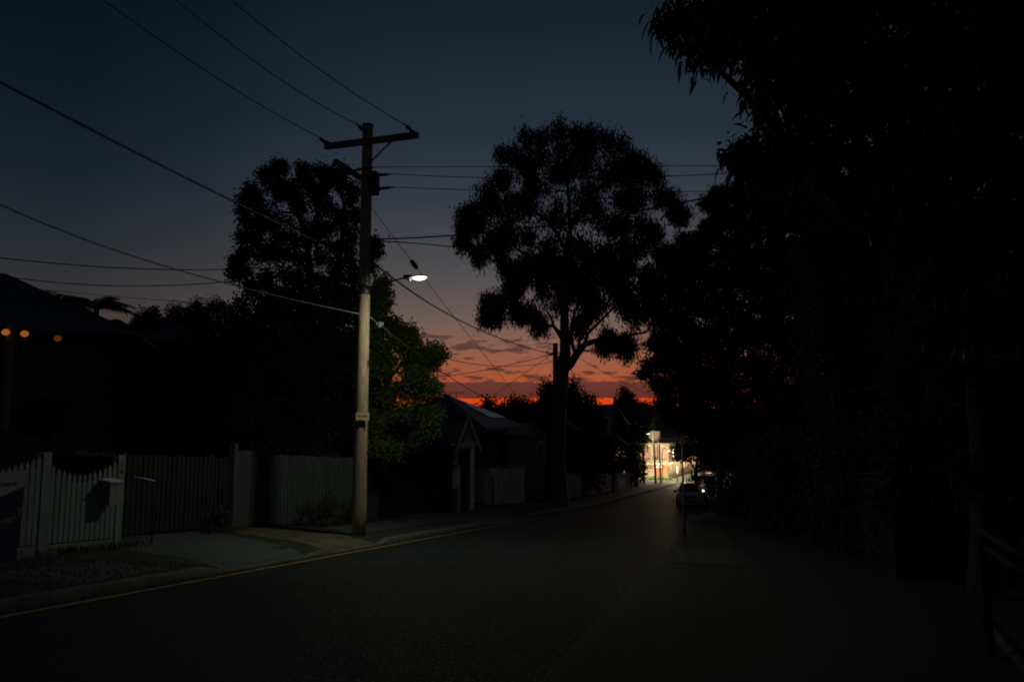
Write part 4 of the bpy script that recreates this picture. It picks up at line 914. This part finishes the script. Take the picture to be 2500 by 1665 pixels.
# far white picket fence
FF = thing('picket_fence', R(-11.2, 60, .1), 'long white picket fence far down the left side of the road', 'fence')
for a, c in ((47.6, 54.5), (54.8, 63.5), (63.8, 72.5), (72.8, 84.0)):
    b = MB(); n = int((c - a) / .26)
    for k in range(n):
        t = a + (k + .5) * (c - a) / n; top = 1.62 + .16 * math.sin(k * 1.9) * (a < 50) + rg.uniform(-.02, .02)
        p = R(-11.2, t, .1)
        b.prism([p + TX * x + ZX * z for x, z in ((-.1, .08), (.1, .08), (.1, top), (0, top + .1), (-.1, top))], UX * .02)
    b.build('picket_panel', MT['cream' if a < 50 or a > 70 else 'weatherboard'], FF); MB().rbox(-11.26, -11.2, a, c, .4, .5).build('rail', MT['weatherboard'], FF); MB().rbox(-11.26, -11.2, a, c, 1.2, 1.3).build('rail', MT['weatherboard'], FF)  # lit panels painted paler, the dim ones between them greyer
for t in (47.4, 54.65, 63.65, 72.65): MB().rbox(-11.3, -11.16, t - .08, t + .08, 0, 1.8).build('post', MT['weatherboard'], FF)

# ------------------------------------------------------------------ houses on the left
def hip(b, R0, R1, E):
    """hip roof: ridge R0-R1, eaves E0..E3 (front left, front right, back right, back left)"""
    E = [Vector(e) for e in E]; R0, R1 = Vector(R0), Vector(R1); lo = [e - ZX * .18 for e in E]
    return b.add([R0, R1] + E + lo, [(0, 1, 3, 2), (1, 4, 3), (1, 0, 5, 4), (0, 2, 5), (2, 3, 7, 6), (3, 4, 8, 7), (4, 5, 9, 8), (5, 2, 6, 9), (6, 7, 8, 9)])
def house(name, label, ridge, eaves, inset, wallm, roofm, floor_z=None):
    E = [Vector(e) for e in eaves]; c = sum(E, Vector()) / 4; z0 = ground(c.x, c.y) - .5
    t = thing(name, Vector((c.x, c.y, z0)), label, 'house'); rf = hip(MB(), *ridge, E).build('roof', roofm, t)
    w = []
    for e in E: p = e.lerp(Vector((c.x, c.y, e.z)), inset); w.append(Vector((p.x, p.y, z0)))
    zt = min(e.z for e in E) - .12
    MB().prism(w, ZX * (zt - z0)).build('wall', wallm, t); return t, w, zt, rf
r0, r1 = at(-420, 650, 27), at(14, 668, 29); r0.z = r1.z
e0, e1 = at(-520, 830, 20), at(345, 816, 25); ez_ = e1.z; e2 = at(430, 812, 36); e3 = at(-420, 800, 36)
for e in (e0, e2, e3): e.z = ez_
HA, wA, ztA, rfA = house('house', 'dark house at the left edge with paper lanterns under its eaves', (r0, r1), (e0, e1, e2, e3), .12, MT['darkwall'], MT['roof_iron'])
MB().tube([e0 - ZX * .1 + Vector((0, -.06, 0)), e1 - ZX * .1 + Vector((.05, -.06, 0))], .06, 6).build('gutter', MT['blackmetal'], HA)
vp = at(22, 870, 22.6); MB().obox(Vector((vp.x, 22.6, vp.z - .6)), .09, .09, 1.7).build('verandah_post', MT['darkpost'], HA)
wn = at(110, 1010, 23.9)
fr = MB().obox(Vector((wn.x, wn.y, wn.z)), .8, .05, .6, Vector((1, 0, 0)), Vector((0, 1, 0))).build('window', MT['darktimber'], HA)
MB().obox(Vector((wn.x, wn.y - .055, wn.z)), .7, .01, .5, Vector((1, 0, 0)), Vector((0, 1, 0))).build('pane', MT['glass'], fr)
lan = emit('lantern_glow', (1, .30, .06), .55)
for (px_, py_, Y, w_), lab in zip([(14, 811, 22.4, .36), (60, 815, 22.2, .34), (141, 826, 22.9, .09)], ['orange paper lantern beside the verandah post, cut by the left edge', 'orange paper lantern hanging in the middle of the three', 'dimmest orange paper lantern, rightmost of the three']):
    c = at(px_, py_, Y); t = thing('paper_lantern', c - ZX * .14, lab, 'lantern', 'paper lanterns under the eaves')
    MB().ball(c, .115, .115, .1, 14, 8).build('shade', emit('lantern_glow', (1, .30, .06), w_), t)
    hoops = MB()
    for k in (-.06, 0, .06): hoops.tube([c + Vector((math.cos(a) * (.118 - abs(k) * .25), math.sin(a) * (.118 - abs(k) * .25), k)) for a in [q * .524 for q in range(13)]], .006, 4, False)
    hoops.build('hoops', MT['darkpost'], t); MB().tube([c + ZX * .1, c + ZX * .35], .006, 4).build('cord', MT['black'], t)
r0, r1 = at(408, 795, 37), at(452, 796, 37); r1.z = r0.z
E = [at(338, 826, 33), at(520, 826, 33), at(560, 822, 42), at(330, 822, 42)]
for e in E: e.z = E[0].z
HB, wB, ztB, rfB = house('house', 'low dark hip roofed house behind the slatted gate', (r0, r1), E, .1, MT['darkwall'], MT['roof_iron'])
MB().obox(at(414, 792, 37.2), .22, .22, .35).build('vent', MT['roof_iron'], rfB)
# house with the aerial
r0 = at(1088, 965, 47); r1 = r0 + TX * .6
E = [r0 - UX * 4.2 - TX * 4.1 - ZX * 2.05, r1 - UX * 4.2 + TX * 4.1 - ZX * 2.05, r1 + UX * 4.2 + TX * 4.1 - ZX * 2.05, r0 + UX * 4.2 - TX * 4.1 - ZX * 2.05]
HC, wC, ztC, rfC = house('house', 'house with a dark pointed roof behind the lit tree and gabled entrance', (r0, r1), E, .36, MT['darkwall'], MT['roof_iron'])
MB().obox(r0 + ZX * .03, .25, .3, .05).build('ridge_cap', MT['roof_light'], rfC)
# bare iron sheet on the right slope of that roof
nR = (E[3] - r0).cross(E[2] - r0).normalized(); nR = nR if nR.z > 0 else -nR
def onroof(s, v): a = r0.lerp(E[3], s); c = r1.lerp(E[2], s); return a.lerp(c, v) + nR * .03
MB().prism([onroof(.30, .45), onroof(.72, .5), onroof(.72, .985), onroof(.28, .97)], nR * .02).build('bare_iron_sheet', MT['roof_light'], rfC)
an = thing('tv_aerial', r0 + Vector((.5, .6, -.3)), 'thin television aerial on the pointed dark roof', 'aerial')
atop = at(1115, 957, 48); MB().tube([Vector((atop.x, 48, r0.z - .85)), atop], .02, 6).build('mast', MT['blackmetal'], an)
MB().tube([at(1100, 959, 48), at(1134, 958, 48)], .018, 4).build('boom', MT['blackmetal'], an)
b = MB()
for k in range(6): q = at(1101 + 6.2 * k, 959, 48); b.tube([q - Vector((.1, .35, 0)), q + Vector((.1, .35, 0))], .012, 4)
b.build('elements', MT['blackmetal'], an)
# low verandah house
r0, r1 = at(1262, 1033, 56), at(1308, 1035, 56); r1.z = r0.z
E = [at(1230, 1062, 52), at(1332, 1070, 52), at(1350, 1062, 64), at(1240, 1062, 64)]
for e in E: e.z = E[0].z
HD, wD, ztD, rfD = house('house', 'low house with a blue grey roof and lit verandah corner left of the gum trunk', (r0, r1), E, .12, MT['weatherboard'], MT['roof_iron'])
c1, c2 = at(1309, 1083, 50.8), at(1331, 1075, 50.8)
MB().tube([c1, c2], .09, 6).build('verandah_fascia', MT['cream'], HD); MB().tube([at(1311, 1086, 50.8), at(1311, 1104, 50.8)], .09, 6).build('verandah_post', MT['cream'], HD)
b = MB()
for k in range(9): q = at(1285 + 5 * k, 1105, 50.8); b.tube([q, q - ZX * .75], .03, 4)
b.build('balustrade', MT['weatherboard'], HD)
# ------------------------------------------------------------------ right hand side
RH = thing('house', R(6, 66, 0), 'dim pale two storey house glimpsed between the dark trees on the right', 'house')
hz_ = fall(66) - .2
MB().rbox(3.2, 9.8, 66, 78, 0, 7.2, hz_).build('wall', MT['weatherboard'], RH)
rf_ = MB().prism([Vector((*xy(2.6, 65.5), hz_ + 7.1)), Vector((*xy(10.4, 65.5), hz_ + 7.1)), Vector((*xy(6.5, 65.5), hz_ + 9.6))], TX * 13).build('roof', MT['roof_iron'], RH)
for u in (4.3, 7.6):
    w_ = MB().rbox(u, u + 1.2, 65.93, 66.0, 4.3, 5.9, hz_).build('window', MT['white'], RH); MB().rbox(u + .1, u + 1.1, 65.92, 65.94, 4.4, 5.8, hz_).build('pane', MT['glass'], w_)
RF = thing('boundary_fence', R(2.6, 40, .1), 'dark solid timber fence along the right verge under the trees', 'fence')
b = MB()
for k in range(138): b.rbox(2.6, 2.62, 14 + .3 * k, 14 + .3 * k + .28, .1, 1.9)
b.build('boards', MT['darktimber'], RF)
b = MB(); b.rbox(2.5, 2.6, 14, 55.3, 1.9, 1.95); b.build('capping', MT['darktimber'], RF)
wp = at(1925, 1142, 34); WH = thing('shed', Vector((wp.x, wp.y, ground(wp.x, wp.y))), 'small dark shed with one pale framed window under the right hand trees', 'shed')
wz = ground(wp.x, wp.y); X1, Y1 = Vector((1, 0, 0)), Vector((0, 1, 0))
MB().obox(Vector((wp.x, wp.y + 1.3, wz + 1.1)), 1.4, 1.2, 1.15, X1, Y1).build('wall', MT['darkwall'], WH)
MB().slab([Vector((wp.x - 1.6, wp.y - .1, wz + 2.3)), Vector((wp.x + 1.6, wp.y - .1, wz + 2.3)), Vector((wp.x + 1.6, wp.y + 2.8, wz + 2.75)), Vector((wp.x - 1.6, wp.y + 2.8, wz + 2.75))], .06).build('roof', MT['roof_iron'], WH)
fr = MB().obox(Vector((wp.x, wp.y + .08, wp.z)), .42, .03, .42, X1, Y1).build('window', MT['weatherboard'], WH); MB().obox(Vector((wp.x, wp.y + .045, wp.z)), .36, .01, .36, X1, Y1).build('pane', MT['glass'], fr)
# stair rail at the right edge
HR = thing('stair_handrail', G(2500, 1640), 'pair of sloping timber rails at the right edge', 'handrail')
for a, c in (((2392, 1293, 7.2), (2580, 1407, 5.6)), ((2396, 1330, 7.2), (2580, 1452, 5.6))): MB().tube([at(*a), at(*c)], .03, 6).build('rail', MT['darktimber'], HR)
for s in (.05, .95):
    q = at(2392, 1293, 7.2).lerp(at(2580, 1407, 5.6), s); MB().obox(Vector((q.x, q.y + .04, (q.z + ground(q.x, q.y)) / 2 - .05)), .04, .04, (q.z - ground(q.x, q.y)) / 2, X1, Y1).build('post', MT['darktimber'], HR)
ed = [G(2400, 1540) + ZX * .15, G(2500, 1665) + ZX * .15]; EDG = tag(MB().tube([ed[0], ed[0].lerp(ed[1], .5), ed[1] + (ed[1] - ed[0]) * .4], .05, 6).build('garden_edging', MT['kerbstone'], None), 'pale garden edging strip along the path at the bottom right', 'edging')
tl = at(1776, 1060, 60); TLm = thing('porch_light', tl, 'tiny white porch light point among the right hand trees', 'lamp')
MB().ball(tl, .06).build('bulb', emit('porch_glow', (1, .95, .85), 6), TLm); MB().obox(tl + ZX * .1 + Y1 * .05, .1, .08, .03).build('bracket', MT['blackmetal'], TLm)

# ------------------------------------------------------------------ bright pale building at the end of the street
bc = G(1632, 1172); bu, btt = ut(bc.x, bc.y); BZ = bc.z; BT0 = btt
PBd = thing('pale_building', bc, 'brightly lit pale two storey corner building at the far end of the street', 'building')
BA = math.radians(23); BU = Vector((math.cos(BA), -math.sin(BA), 0)); BT = Vector((math.sin(BA), math.cos(BA), 0))
def bb(b, u0, u1, t0, t1, z0, z1):
    return b.obox(bc + BU * (u0 + u1) / 2 + BT * (t0 + t1) / 2 + ZX * (z0 + z1) / 2, (u1 - u0) / 2, (t1 - t0) / 2, (z1 - z0) / 2, BU, BT)
fac = MT['facade']
bb(MB(), -14, -.25, .3, 38, -.5, 3.0).build('ground_floor_wall', fac, PBd)
bb(MB(), -14, -.25, .55, 38, 3.25, 6.3).build('upper_wall', fac, PBd)
bb(MB(), -14.2, .12, -.25, 38.2, 3.0, 3.25).build('balcony_slab', fac, PBd)
bb(MB(), -14.2, .12, -.28, -.2, 3.25, 3.55).build('parapet', fac, PBd)
bb(MB(), -14.4, .3, -.5, 38.4, 6.3, 6.62).build('roof_slab', fac, PBd)
bb(MB(), -3.6, -2.0, .9, 3.4, 6.62, 8.75).build('stair_tower', MT['facade'], PBd)
bb(MB(), -.9, -.1, 22, 24, 6.62, 8.9).build('chimney', MT['facade'], PBd)
bb(MB(), -1.72, -1.48, -.1, .14, 3.25, 6.3).build('column', fac, PBd); bb(MB(), -.05, .1, -.1, .14, 3.25, 6.3).build('column', fac, PBd)
curt = mat('curtain', (.42, .30, .22), (.22, .15, .10), .8, 5, (6, 6, .2))
for a, c in ((-2.5, -1.75), (-1.45, -.1), (-4.8, -3.2)):
    w_ = bb(MB(), a, c, .47, .54, 3.3, 5.8).build('window', MT['darkpost'], PBd); bb(MB(), a + .08, c - .08, .45, .465, 3.4, 5.7).build('curtain', curt, w_)
dr = bb(MB(), -2.2, -1.15, .22, .29, -.1, 2.25).build('door', MT['doorwood'], PBd)
bb(MB(), -1.7, -1.62, .19, .215, 0, 2.2).build('mullion', MT['darkpost'], dr)
dr = bb(MB(), -1.05, -.35, .22, .29, -.1, 2.4).build('door', MT['doorwood'], PBd); bb(MB(), -.9, -.5, .2, .215, .1, 2.2).build('pane', curt, dr)
bb(MB(), -3.8, -.9, -.2, .2, 2.45, 2.6).build('awning', MT['darkpost'], PBd)
for k in range(13):
    a = 1.2 + k * 2.7
    w_ = bb(MB(), -.24, -.18, a, a + 2.2, .95, 2.85).build('side_panel', MT['cream'], PBd); bb(MB(), -.175, -.165, a + .12, a + 2.08, 1.1, 2.7).build('pane', MT['facade'], w_)
bb(MB(), -.2, -.1, .3, 38, .55, .68).build('side_rail', MT['darkpost'], PBd)
sg2 = emit('added_strip_glow', (1, .70, .40), GLOW * .8)  # glowing strips added under the slab to brighten the walls
for k in range(9): bb(MB(), -.02, .08, 1.0 + 4 * k, 4.0 + 4 * k, 2.95, 2.99).build('added_strip_light', sg2, PBd)
for k in range(4): bb(MB(), -.9 - 1.5 * k, -.5 - 1.5 * k, -.22, -.16, 2.93, 2.99).build('added_strip_light', sg2, PBd)
rs = bb(MB(), -1.05, -.62, -.12, -.06, 2.3, 2.75).build('hanging_sign', MT['redsign'], PBd)
bb(MB(), -3.6, .3, -.9, -.1, -.3, .02).build('step', MT['concrete'], PBd)
gl = emit('shop_glow', (1, .72, .42), GLOW)
for i, (u, t, z) in enumerate([(-1.6, -.35, 6.2), (-.8, -.35, 5.75)]):
    p = at(*((1629, 1092) if i == 0 else (1632, 1101)), bc.y - 3.2)
    lt = thing('wall_lamp', p, 'bright lamp before the upper windows of the pale building, ' + ('upper left of the two' if i == 0 else 'lower right of the two'), 'lamp', 'lamps before the pale building')
    MB().ball(p, .22, .16, .08).build('bulb', emit('cool_lamp_glow', (1, .90, .72), GLOW * 1.0), lt)
    MB().tube([p + ZX * .1, p + ZX * .25 + Y1 * 1.2, p + ZX * .3 + Y1 * 3.0], .04, 6).build('bracket', MT['blackmetal'], lt)
# upright tube lamps along the side wall
for i, (px_, y0, y1, Y) in enumerate([(1653.3, 1138, 1153, 117), (1668, 1128, 1144, 112)]):
    a, c = at(px_, y1, Y), at(px_, y0, Y); g_ = Vector((a.x, Y, ground(a.x, Y)))
    lt = thing('tube_lamp', g_, 'glowing upright tube lamp on a slim post, ' + ('left one in front of the side wall' if i == 0 else 'right one beside the steel sign post'), 'lamp', 'upright tube lamps by the pale building')
    MB().tube([g_, a], .06, 8).build('post', MT['blackmetal'], lt); MB().tube([a, c], .085, 10).build('tube', gl, lt); MB().tube([c, c + ZX * .06], .1, 10).build('cap', MT['blackmetal'], lt)
for i, (px_, py_, Y, cc, k) in enumerate([(1609.5, 1133, 120, (1, .8, .55), .5), (1690, 1122, 124, (.85, .95, 1), .7), (1643.5, 1105, 128, (1, .78, .5), 1.0)]):
    p = at(px_, py_, Y); lt = thing('small_lamp', p, ['small warm lamp under the balcony of the pale building', 'small bluish white lamp at the right end of the pale building', 'tall narrow lamp at the upper corner of the pale building'][i], 'lamp')
    MB().ball(p, .14, .1, .7 if i == 2 else .14).build('bulb', emit('small_glow', cc, GLOW * k), lt); MB().obox(p + Y1 * .25, .05, .2, .05, X1, Y1).build('bracket', MT['blackmetal'], lt)
lobby = at(1606, 1140, bc.y - 2.4)
lt = thing('awning_lamp', lobby, 'warm strip lamp under the awning of the pale building', 'lamp'); MB().obox(lobby, .7, .06, .04, X1, Y1).build('strip', gl, lt)
# planting strip and kerb before the building
pz = MB()
struct('footpath', MB().rbox(bu - 8, bu + 9, BT0 - 3.6, BT0 - .9, -.04, .12), MT['concrete'])
rg = np.random.default_rng(90); g = Vector((*xy(bu - 1.5, BT0 - 1.4), fall(BT0 - 1.4) + .1))
make_tree('low_hedge', 'low hedge along the foot of the pale building', 'hedge', g, [([g, g + ZX * .3], [.03, .02])], [(*(g + UX * k * .5 + ZX * .25), .35, .25, .25) for k in range(-6, 5)], MT['leaf_lit'], MT['bark'], 91, nsub=8, n_per=14, spread=.1, Ln=.2, Wd=.12, droop=.1, twigs=2, lr=.02)
# small lit carport right of the cars
cp = at(1722, 1186, 84); CPT = thing('lit_carport', Vector((cp.x, cp.y, ground(cp.x, cp.y))), 'small lit carport with a white post and bright sill right of the parked cars', 'building')
zc = cp.z; o_ = Vector((cp.x, cp.y, zc))
MB().obox(o_ + X1 * 0 + ZX * .62, .06, .06, .75, X1, Y1).build('post', MT['white'], CPT); MB().obox(o_ + X1 * .56 - ZX * .12, .55, .3, .09, X1, Y1).build('sill', MT['white'], CPT)
MB().obox(o_ + X1 * .6 + Y1 * 1.6 + ZX * .7, .75, .05, .9, X1, Y1).build('back_wall', MT['facade'], CPT); MB().obox(o_ + X1 * .42 + Y1 * 1.5 + ZX * 1.0, .2, .03, .42, X1, Y1).build('door', MT['doorwood'], CPT)
MB().obox(o_ + X1 * .9 + Y1 * .9 + ZX * .25, .16, .4, .35, X1, Y1).build('bin', MT['black'], CPT); MB().obox(o_ + X1 * .6 + Y1 * .9 + ZX * 1.55, .8, 1.0, .05, X1, Y1).build('roof', MT['roof_iron'], CPT)
MB().obox(o_ + X1 * .6 + Y1 * .7 + ZX * 1.46, .3, .06, .03, X1, Y1).build('lamp', emit('carport_glow', (1, .82, .6), 9), CPT)
MB().obox(Vector((o_.x + .6, o_.y + .9, (zc - .22 + ground(o_.x, o_.y)) / 2)), .6, .9, (zc - .22 - ground(o_.x, o_.y)) / 2, X1, Y1).build('base', MT['darkwall'], CPT)

# ------------------------------------------------------------------ parked cars, facing up the street
def car(label, u, t, paint, Wd, Ht, Ln, seed, rails=False):
    o = R(u, t, .0); c = thing('parked_car', o, label, 'car', 'cars parked along the right kerb'); sl = (R(u, t + 1, 0) - R(u, t, 0)).normalized()
    def P(x, y, z): return o + UX * (x * Wd / 2) + sl * (y * Ln / 2) + ZX * (z * Ht)
    # y=-1 is the front (towards the camera); rings across the body
    st = [(-1.0, .90, .16, .40, .50), (-.94, .97, .13, .44, .56), (-.62, 1.0, .13, .50, .615), (-.42, 1.0, .13, .52, .63), (0, 1.0, .13, .53, .63), (.5, 1.0, .13, .54, .64), (.86, .98, .15, .55, .65), (1.0, .9, .2, .5, .6)]
    vs = []; m = 10
    for y, w, zl, zm, zt in st:
        for x, z in ((-.78, zl), (-1, zl + .08), (-1.0, zm), (-.93, zt - .02), (-.6, zt + .015), (.6, zt + .015), (.93, zt - .02), (1.0, zm), (1, zl + .08), (.78, zl)): vs.append(P(x * w, y, z))
    fs = [(i * m + k, i * m + (k + 1) % m, (i + 1) * m + (k + 1) % m, (i + 1) * m + k) for i in range(len(st) - 1) for k in range(m)] + [tuple(range(m))[::-1], tuple(range((len(st) - 1) * m, len(st) * m))]
    MB().add(vs, fs, True).build('body', paint, c)
    # cabin: glass house with painted roof and pillars
    lo = [(-.44, .9), (.84, .9)]; hi = [(-.14, .70), (.62, .74)]
    A = [P(-.88, -.46, .62), P(.88, -.46, .62), P(.88, .88, .64), P(-.88, .88, .64)]; B = [P(-.70, -.12, .965), P(.70, -.12, .965), P(.72, .66, .97), P(-.72, .66, .97)]
    MB().add(A + B, [(0, 1, 5, 4), (1, 2, 6, 5), (2, 3, 7, 6), (3, 0, 4, 7), (4, 5, 6, 7)]).build('glasshouse', MT['glass'], c)
    T = [p + ZX * .012 * Ht for p in B]; mid = [(T[0] + T[1]) / 2 + ZX * .02 * Ht, (T[3] + T[2]) / 2 + ZX * .02 * Ht]
    MB().add(B + T + mid, [(0, 1, 5, 8, 4), (1, 2, 6, 5), (2, 3, 7, 9, 6), (3, 0, 4, 7), (4, 8, 9, 7), (8, 5, 6, 9)]).build('roof', paint, c)
    pl = MB()
    for a, b_ in ((0, 0), (1, 1), (2, 2), (3, 3)): pl.tube([A[a], B[b_]], .04, 6)
    for s in (-1, 1): pl.tube([P(.885 * s, .15, .63), P(.715 * s, .2, .968)], .035, 6)
    pl.build('pillars', paint, c)
    for s in (-1, 1):
        MB().prism([P(s * .58, -1.005, .43), P(s * .90, -.955, .44), P(s * .93, -.94, .52), P(s * .60, -.985, .505)], -sl * .02).build('headlight', MT['lens'], c)
        mi = MB().ball(P(s * 1.1, -.36, .64), .11, .07, .08).build('mirror', paint, c)
        for y in (-.62, .62):
            w = P(s * .88, y, 0) + ZX * .31
            wh = MB().tube([w - UX * .1, w - UX * .08, w + UX * .08, w + UX * .1], [.28, .31, .31, .28], 18).build('wheel', MT['rubber'], c)
            MB().tube([w + UX * s * .095, w + UX * s * .112], .19, 14).build('rim', MT['steel'], wh)
    MB().prism([P(-.5, -1.008, .36), P(.5, -1.008, .36), P(.46, -.995, .46), P(-.46, -.995, .46)], -sl * .012).build('grille', MT['black'], c)
    MB().prism([P(-.8, -1.0, .20), P(.8, -1.0, .20), P(.8, -1.004, .27), P(-.8, -1.004, .27)], -sl * .015).build('air_intake', MT['black'], c)
    MB().prism([P(-.2, -1.01, .27), P(.2, -1.01, .27), P(.2, -1.01, .34), P(-.2, -1.01, .34)], -sl * .02).build('number_plate', MT['signwhite'], c)
    MB().ball(P(0, -1.01, .475), .06, .02, .05).build('badge', MT['steel'], c)
    if rails:
        for s in (-1, 1): MB().tube([P(.66 * s, -.08, 1.0), P(.66 * s, .1, 1.025), P(.67 * s, .6, 1.02)], .02, 6).build('roof_rail', MT['steel'], c)
        MB().tube([P(-.66, .1, 1.03), P(.66, .1, 1.03)], .02, 6).build('roof_bar', MT['steel'], c)
    return c
car('pale silver hatchback parked nearest on the right, behind the slim sign post', -2.72, 49.2, MT['carwhite'], 1.78, 1.5, 4.3, 1)
car('low dark sedan parked directly behind the pale hatchback', -2.75, 55.6, MT['cardark'], 1.78, 1.46, 4.5, 2)
car('tall maroon black wagon with roof bars parked third in the row', -2.3, 62.0, MT['carred'], 1.9, 1.85, 4.7, 3, True)

# ------------------------------------------------------------------ person walking up with a torch
def skin_mesh(name, J, Ed, mt, parent, base):
    me = bpy.data.meshes.new(name); me.from_pydata([Vector(j[:3]) for j in J], Ed, []); ob = bpy.data.objects.new(name, me); COL.objects.link(ob)
    ob.modifiers.new('s', 'SKIN'); sv = me.skin_vertices[0].data
    for i, j in enumerate(J): sv[i].radius = (j[3], j[4] if len(j) > 4 else j[3])
    sv[0].use_root = True; sd = ob.modifiers.new('d', 'SUBSURF'); sd.levels = sd.render_levels = 2
    bpy.context.view_layer.update(); m2 = bpy.data.meshes.new_from_object(ob.evaluated_get(bpy.context.evaluated_depsgraph_get())); bpy.data.objects.remove(ob)
    for p in m2.polygons: p.use_smooth = True
    m2.name = name; m2.materials.clear(); m2.materials.append(mt); o = bpy.data.objects.new(name, m2); COL.objects.link(o); o.parent = parent; return o
pg_ = G(1717, 1255); pg_.z += .13
PS = thing('person', pg_, 'person in dark clothes walking up beside the parked cars holding a lit torch', 'person')
PS.rotation_euler = (0, 0, 0)
# local frame: faces -Y (towards the camera); right hand (x<0) holds the torch forward
J = [(0, 0, .95, .13, .10), (0, .0, 1.12, .12, .09), (0, .01, 1.32, .16, .10), (0, 0, 1.46, .06), (0, -.01, 1.56, .055), (0, -.02, 1.63, .085, .10), (0, -.015, 1.71, .07, .08),
     (.10, 0, .90, .095), (.115, -.07, .50, .065), (.115, .0, .10, .045), (.12, -.13, .04, .04), (-.10, 0, .90, .095), (-.115, .05, .50, .065), (-.115, .16, .12, .045), (-.12, .05, .04, .04),
     (.19, .01, 1.40, .06), (.24, .03, 1.13, .045), (.25, -.05, .88, .035), (-.19, .01, 1.40, .06), (-.22, .0, 1.13, .045), (-.10, -.22, 1.10, .033)]
Ed = [(0, 1), (1, 2), (2, 3), (3, 4), (4, 5), (5, 6), (0, 7), (7, 8), (8, 9), (9, 10), (0, 11), (11, 12), (12, 13), (13, 14), (2, 15), (15, 16), (16, 17), (2, 18), (18, 19), (19, 20)]
def hand(w, d, curl):
    for k, (o, L) in enumerate(((-.03, .07), (-.01, .08), (.01, .075), (.03, .06))):
        b0 = len(J); s = Vector((d[1], -d[0], 0)).normalized() if abs(d[2]) < .9 else Vector((0, 1, 0)); w_ = Vector(w); dd = Vector(d).normalized()
        p1 = w_ + dd * .085 + s * o; p2 = p1 + dd * L * .5 - ZX * L * .2 * curl; p3 = p2 + dd * L * .3 - ZX * L * .5 * curl
        for p, r in ((p1, .011), (p2, .009), (p3, .008)): J.append((*p, r))
        Ed.extend([(root, b0), (b0, b0 + 1), (b0 + 1, b0 + 2)])
    b0 = len(J); p1 = Vector(w) + Vector(d).normalized() * .03 + ZX * .03; J.append((*p1, .012)); J.append((*(p1 + Vector(d).normalized() * .045 + ZX * .012), .009)); Ed.extend([(root, b0), (b0, b0 + 1)])
root = len(J); J.append((.25, -.08, .80, .032, .02)); Ed.append((17, root)); hand((.25, -.08, .80), (0.001, -.2, -1), .3)
root = len(J); J.append((-.08, -.30, 1.09, .03, .024)); Ed.append((20, root)); hand((-.08, -.30, 1.09), (.05, -1, 0), 1)
skin_mesh('body', J, Ed, MT['skin'], PS, pg_)
def cloth(name, sc, idx, m):
    mp_ = {}; JJ = []; EE = []
    for i in idx: mp_[i] = len(JJ); j = J[i]; JJ.append((*j[:3], *(r + sc for r in j[3:])))
    for a, b_ in Ed:
        if a in mp_ and b_ in mp_: EE.append((mp_[a], mp_[b_]))
    return skin_mesh(name, JJ, EE, m, PS, pg_)
cloth('jacket', .022, [1, 0, 2, 15, 16, 17, 18, 19, 20], MT['cloth']); cloth('trousers', .02, [0, 7, 8, 9, 11, 12, 13], MT['cloth']); cloth('shoe', .022, [9, 10], MT['black']); cloth('shoe', .022, [13, 14], MT['black'])
hb_ = MB().ball(pg_ + Vector((0, .02, 1.70)), .098, .112, .095, 14, 10).build('hair', MT['hair'], PS)
for s in (-1, 1): MB().ball(pg_ + Vector((s * .035, -.113, 1.66)), .012).build('eye', MT['black'], PS); MB().ball(pg_ + Vector((s * .092, -.01, 1.64)), .012, .02, .03).build('ear', MT['skin'], PS)
MB().ball(pg_ + Vector((0, -.128, 1.63)), .014, .02, .022).build('nose', MT['skin'], PS); MB().ball(pg_ + Vector((0, -.112, 1.59)), .024, .01, .007).build('mouth', MT['redsign'], PS)
tq = pg_ + Vector((-.09, -.36, 1.12)); TQ = thing('torch', tq, 'small bright torch held out by the walking person', 'torch')
MB().tube([tq + Vector((0, .06, -.01)), tq + Vector((0, -.04, .0)), tq + Vector((0, -.08, 0))], [.016, .016, .026], 10).build('barrel', MT['blackmetal'], TQ)
MB().ball(tq + Vector((0, -.085, 0)), .045, .02, .045).build('bulb', emit('torch_glow', (1, .95, .92), 60), TQ)
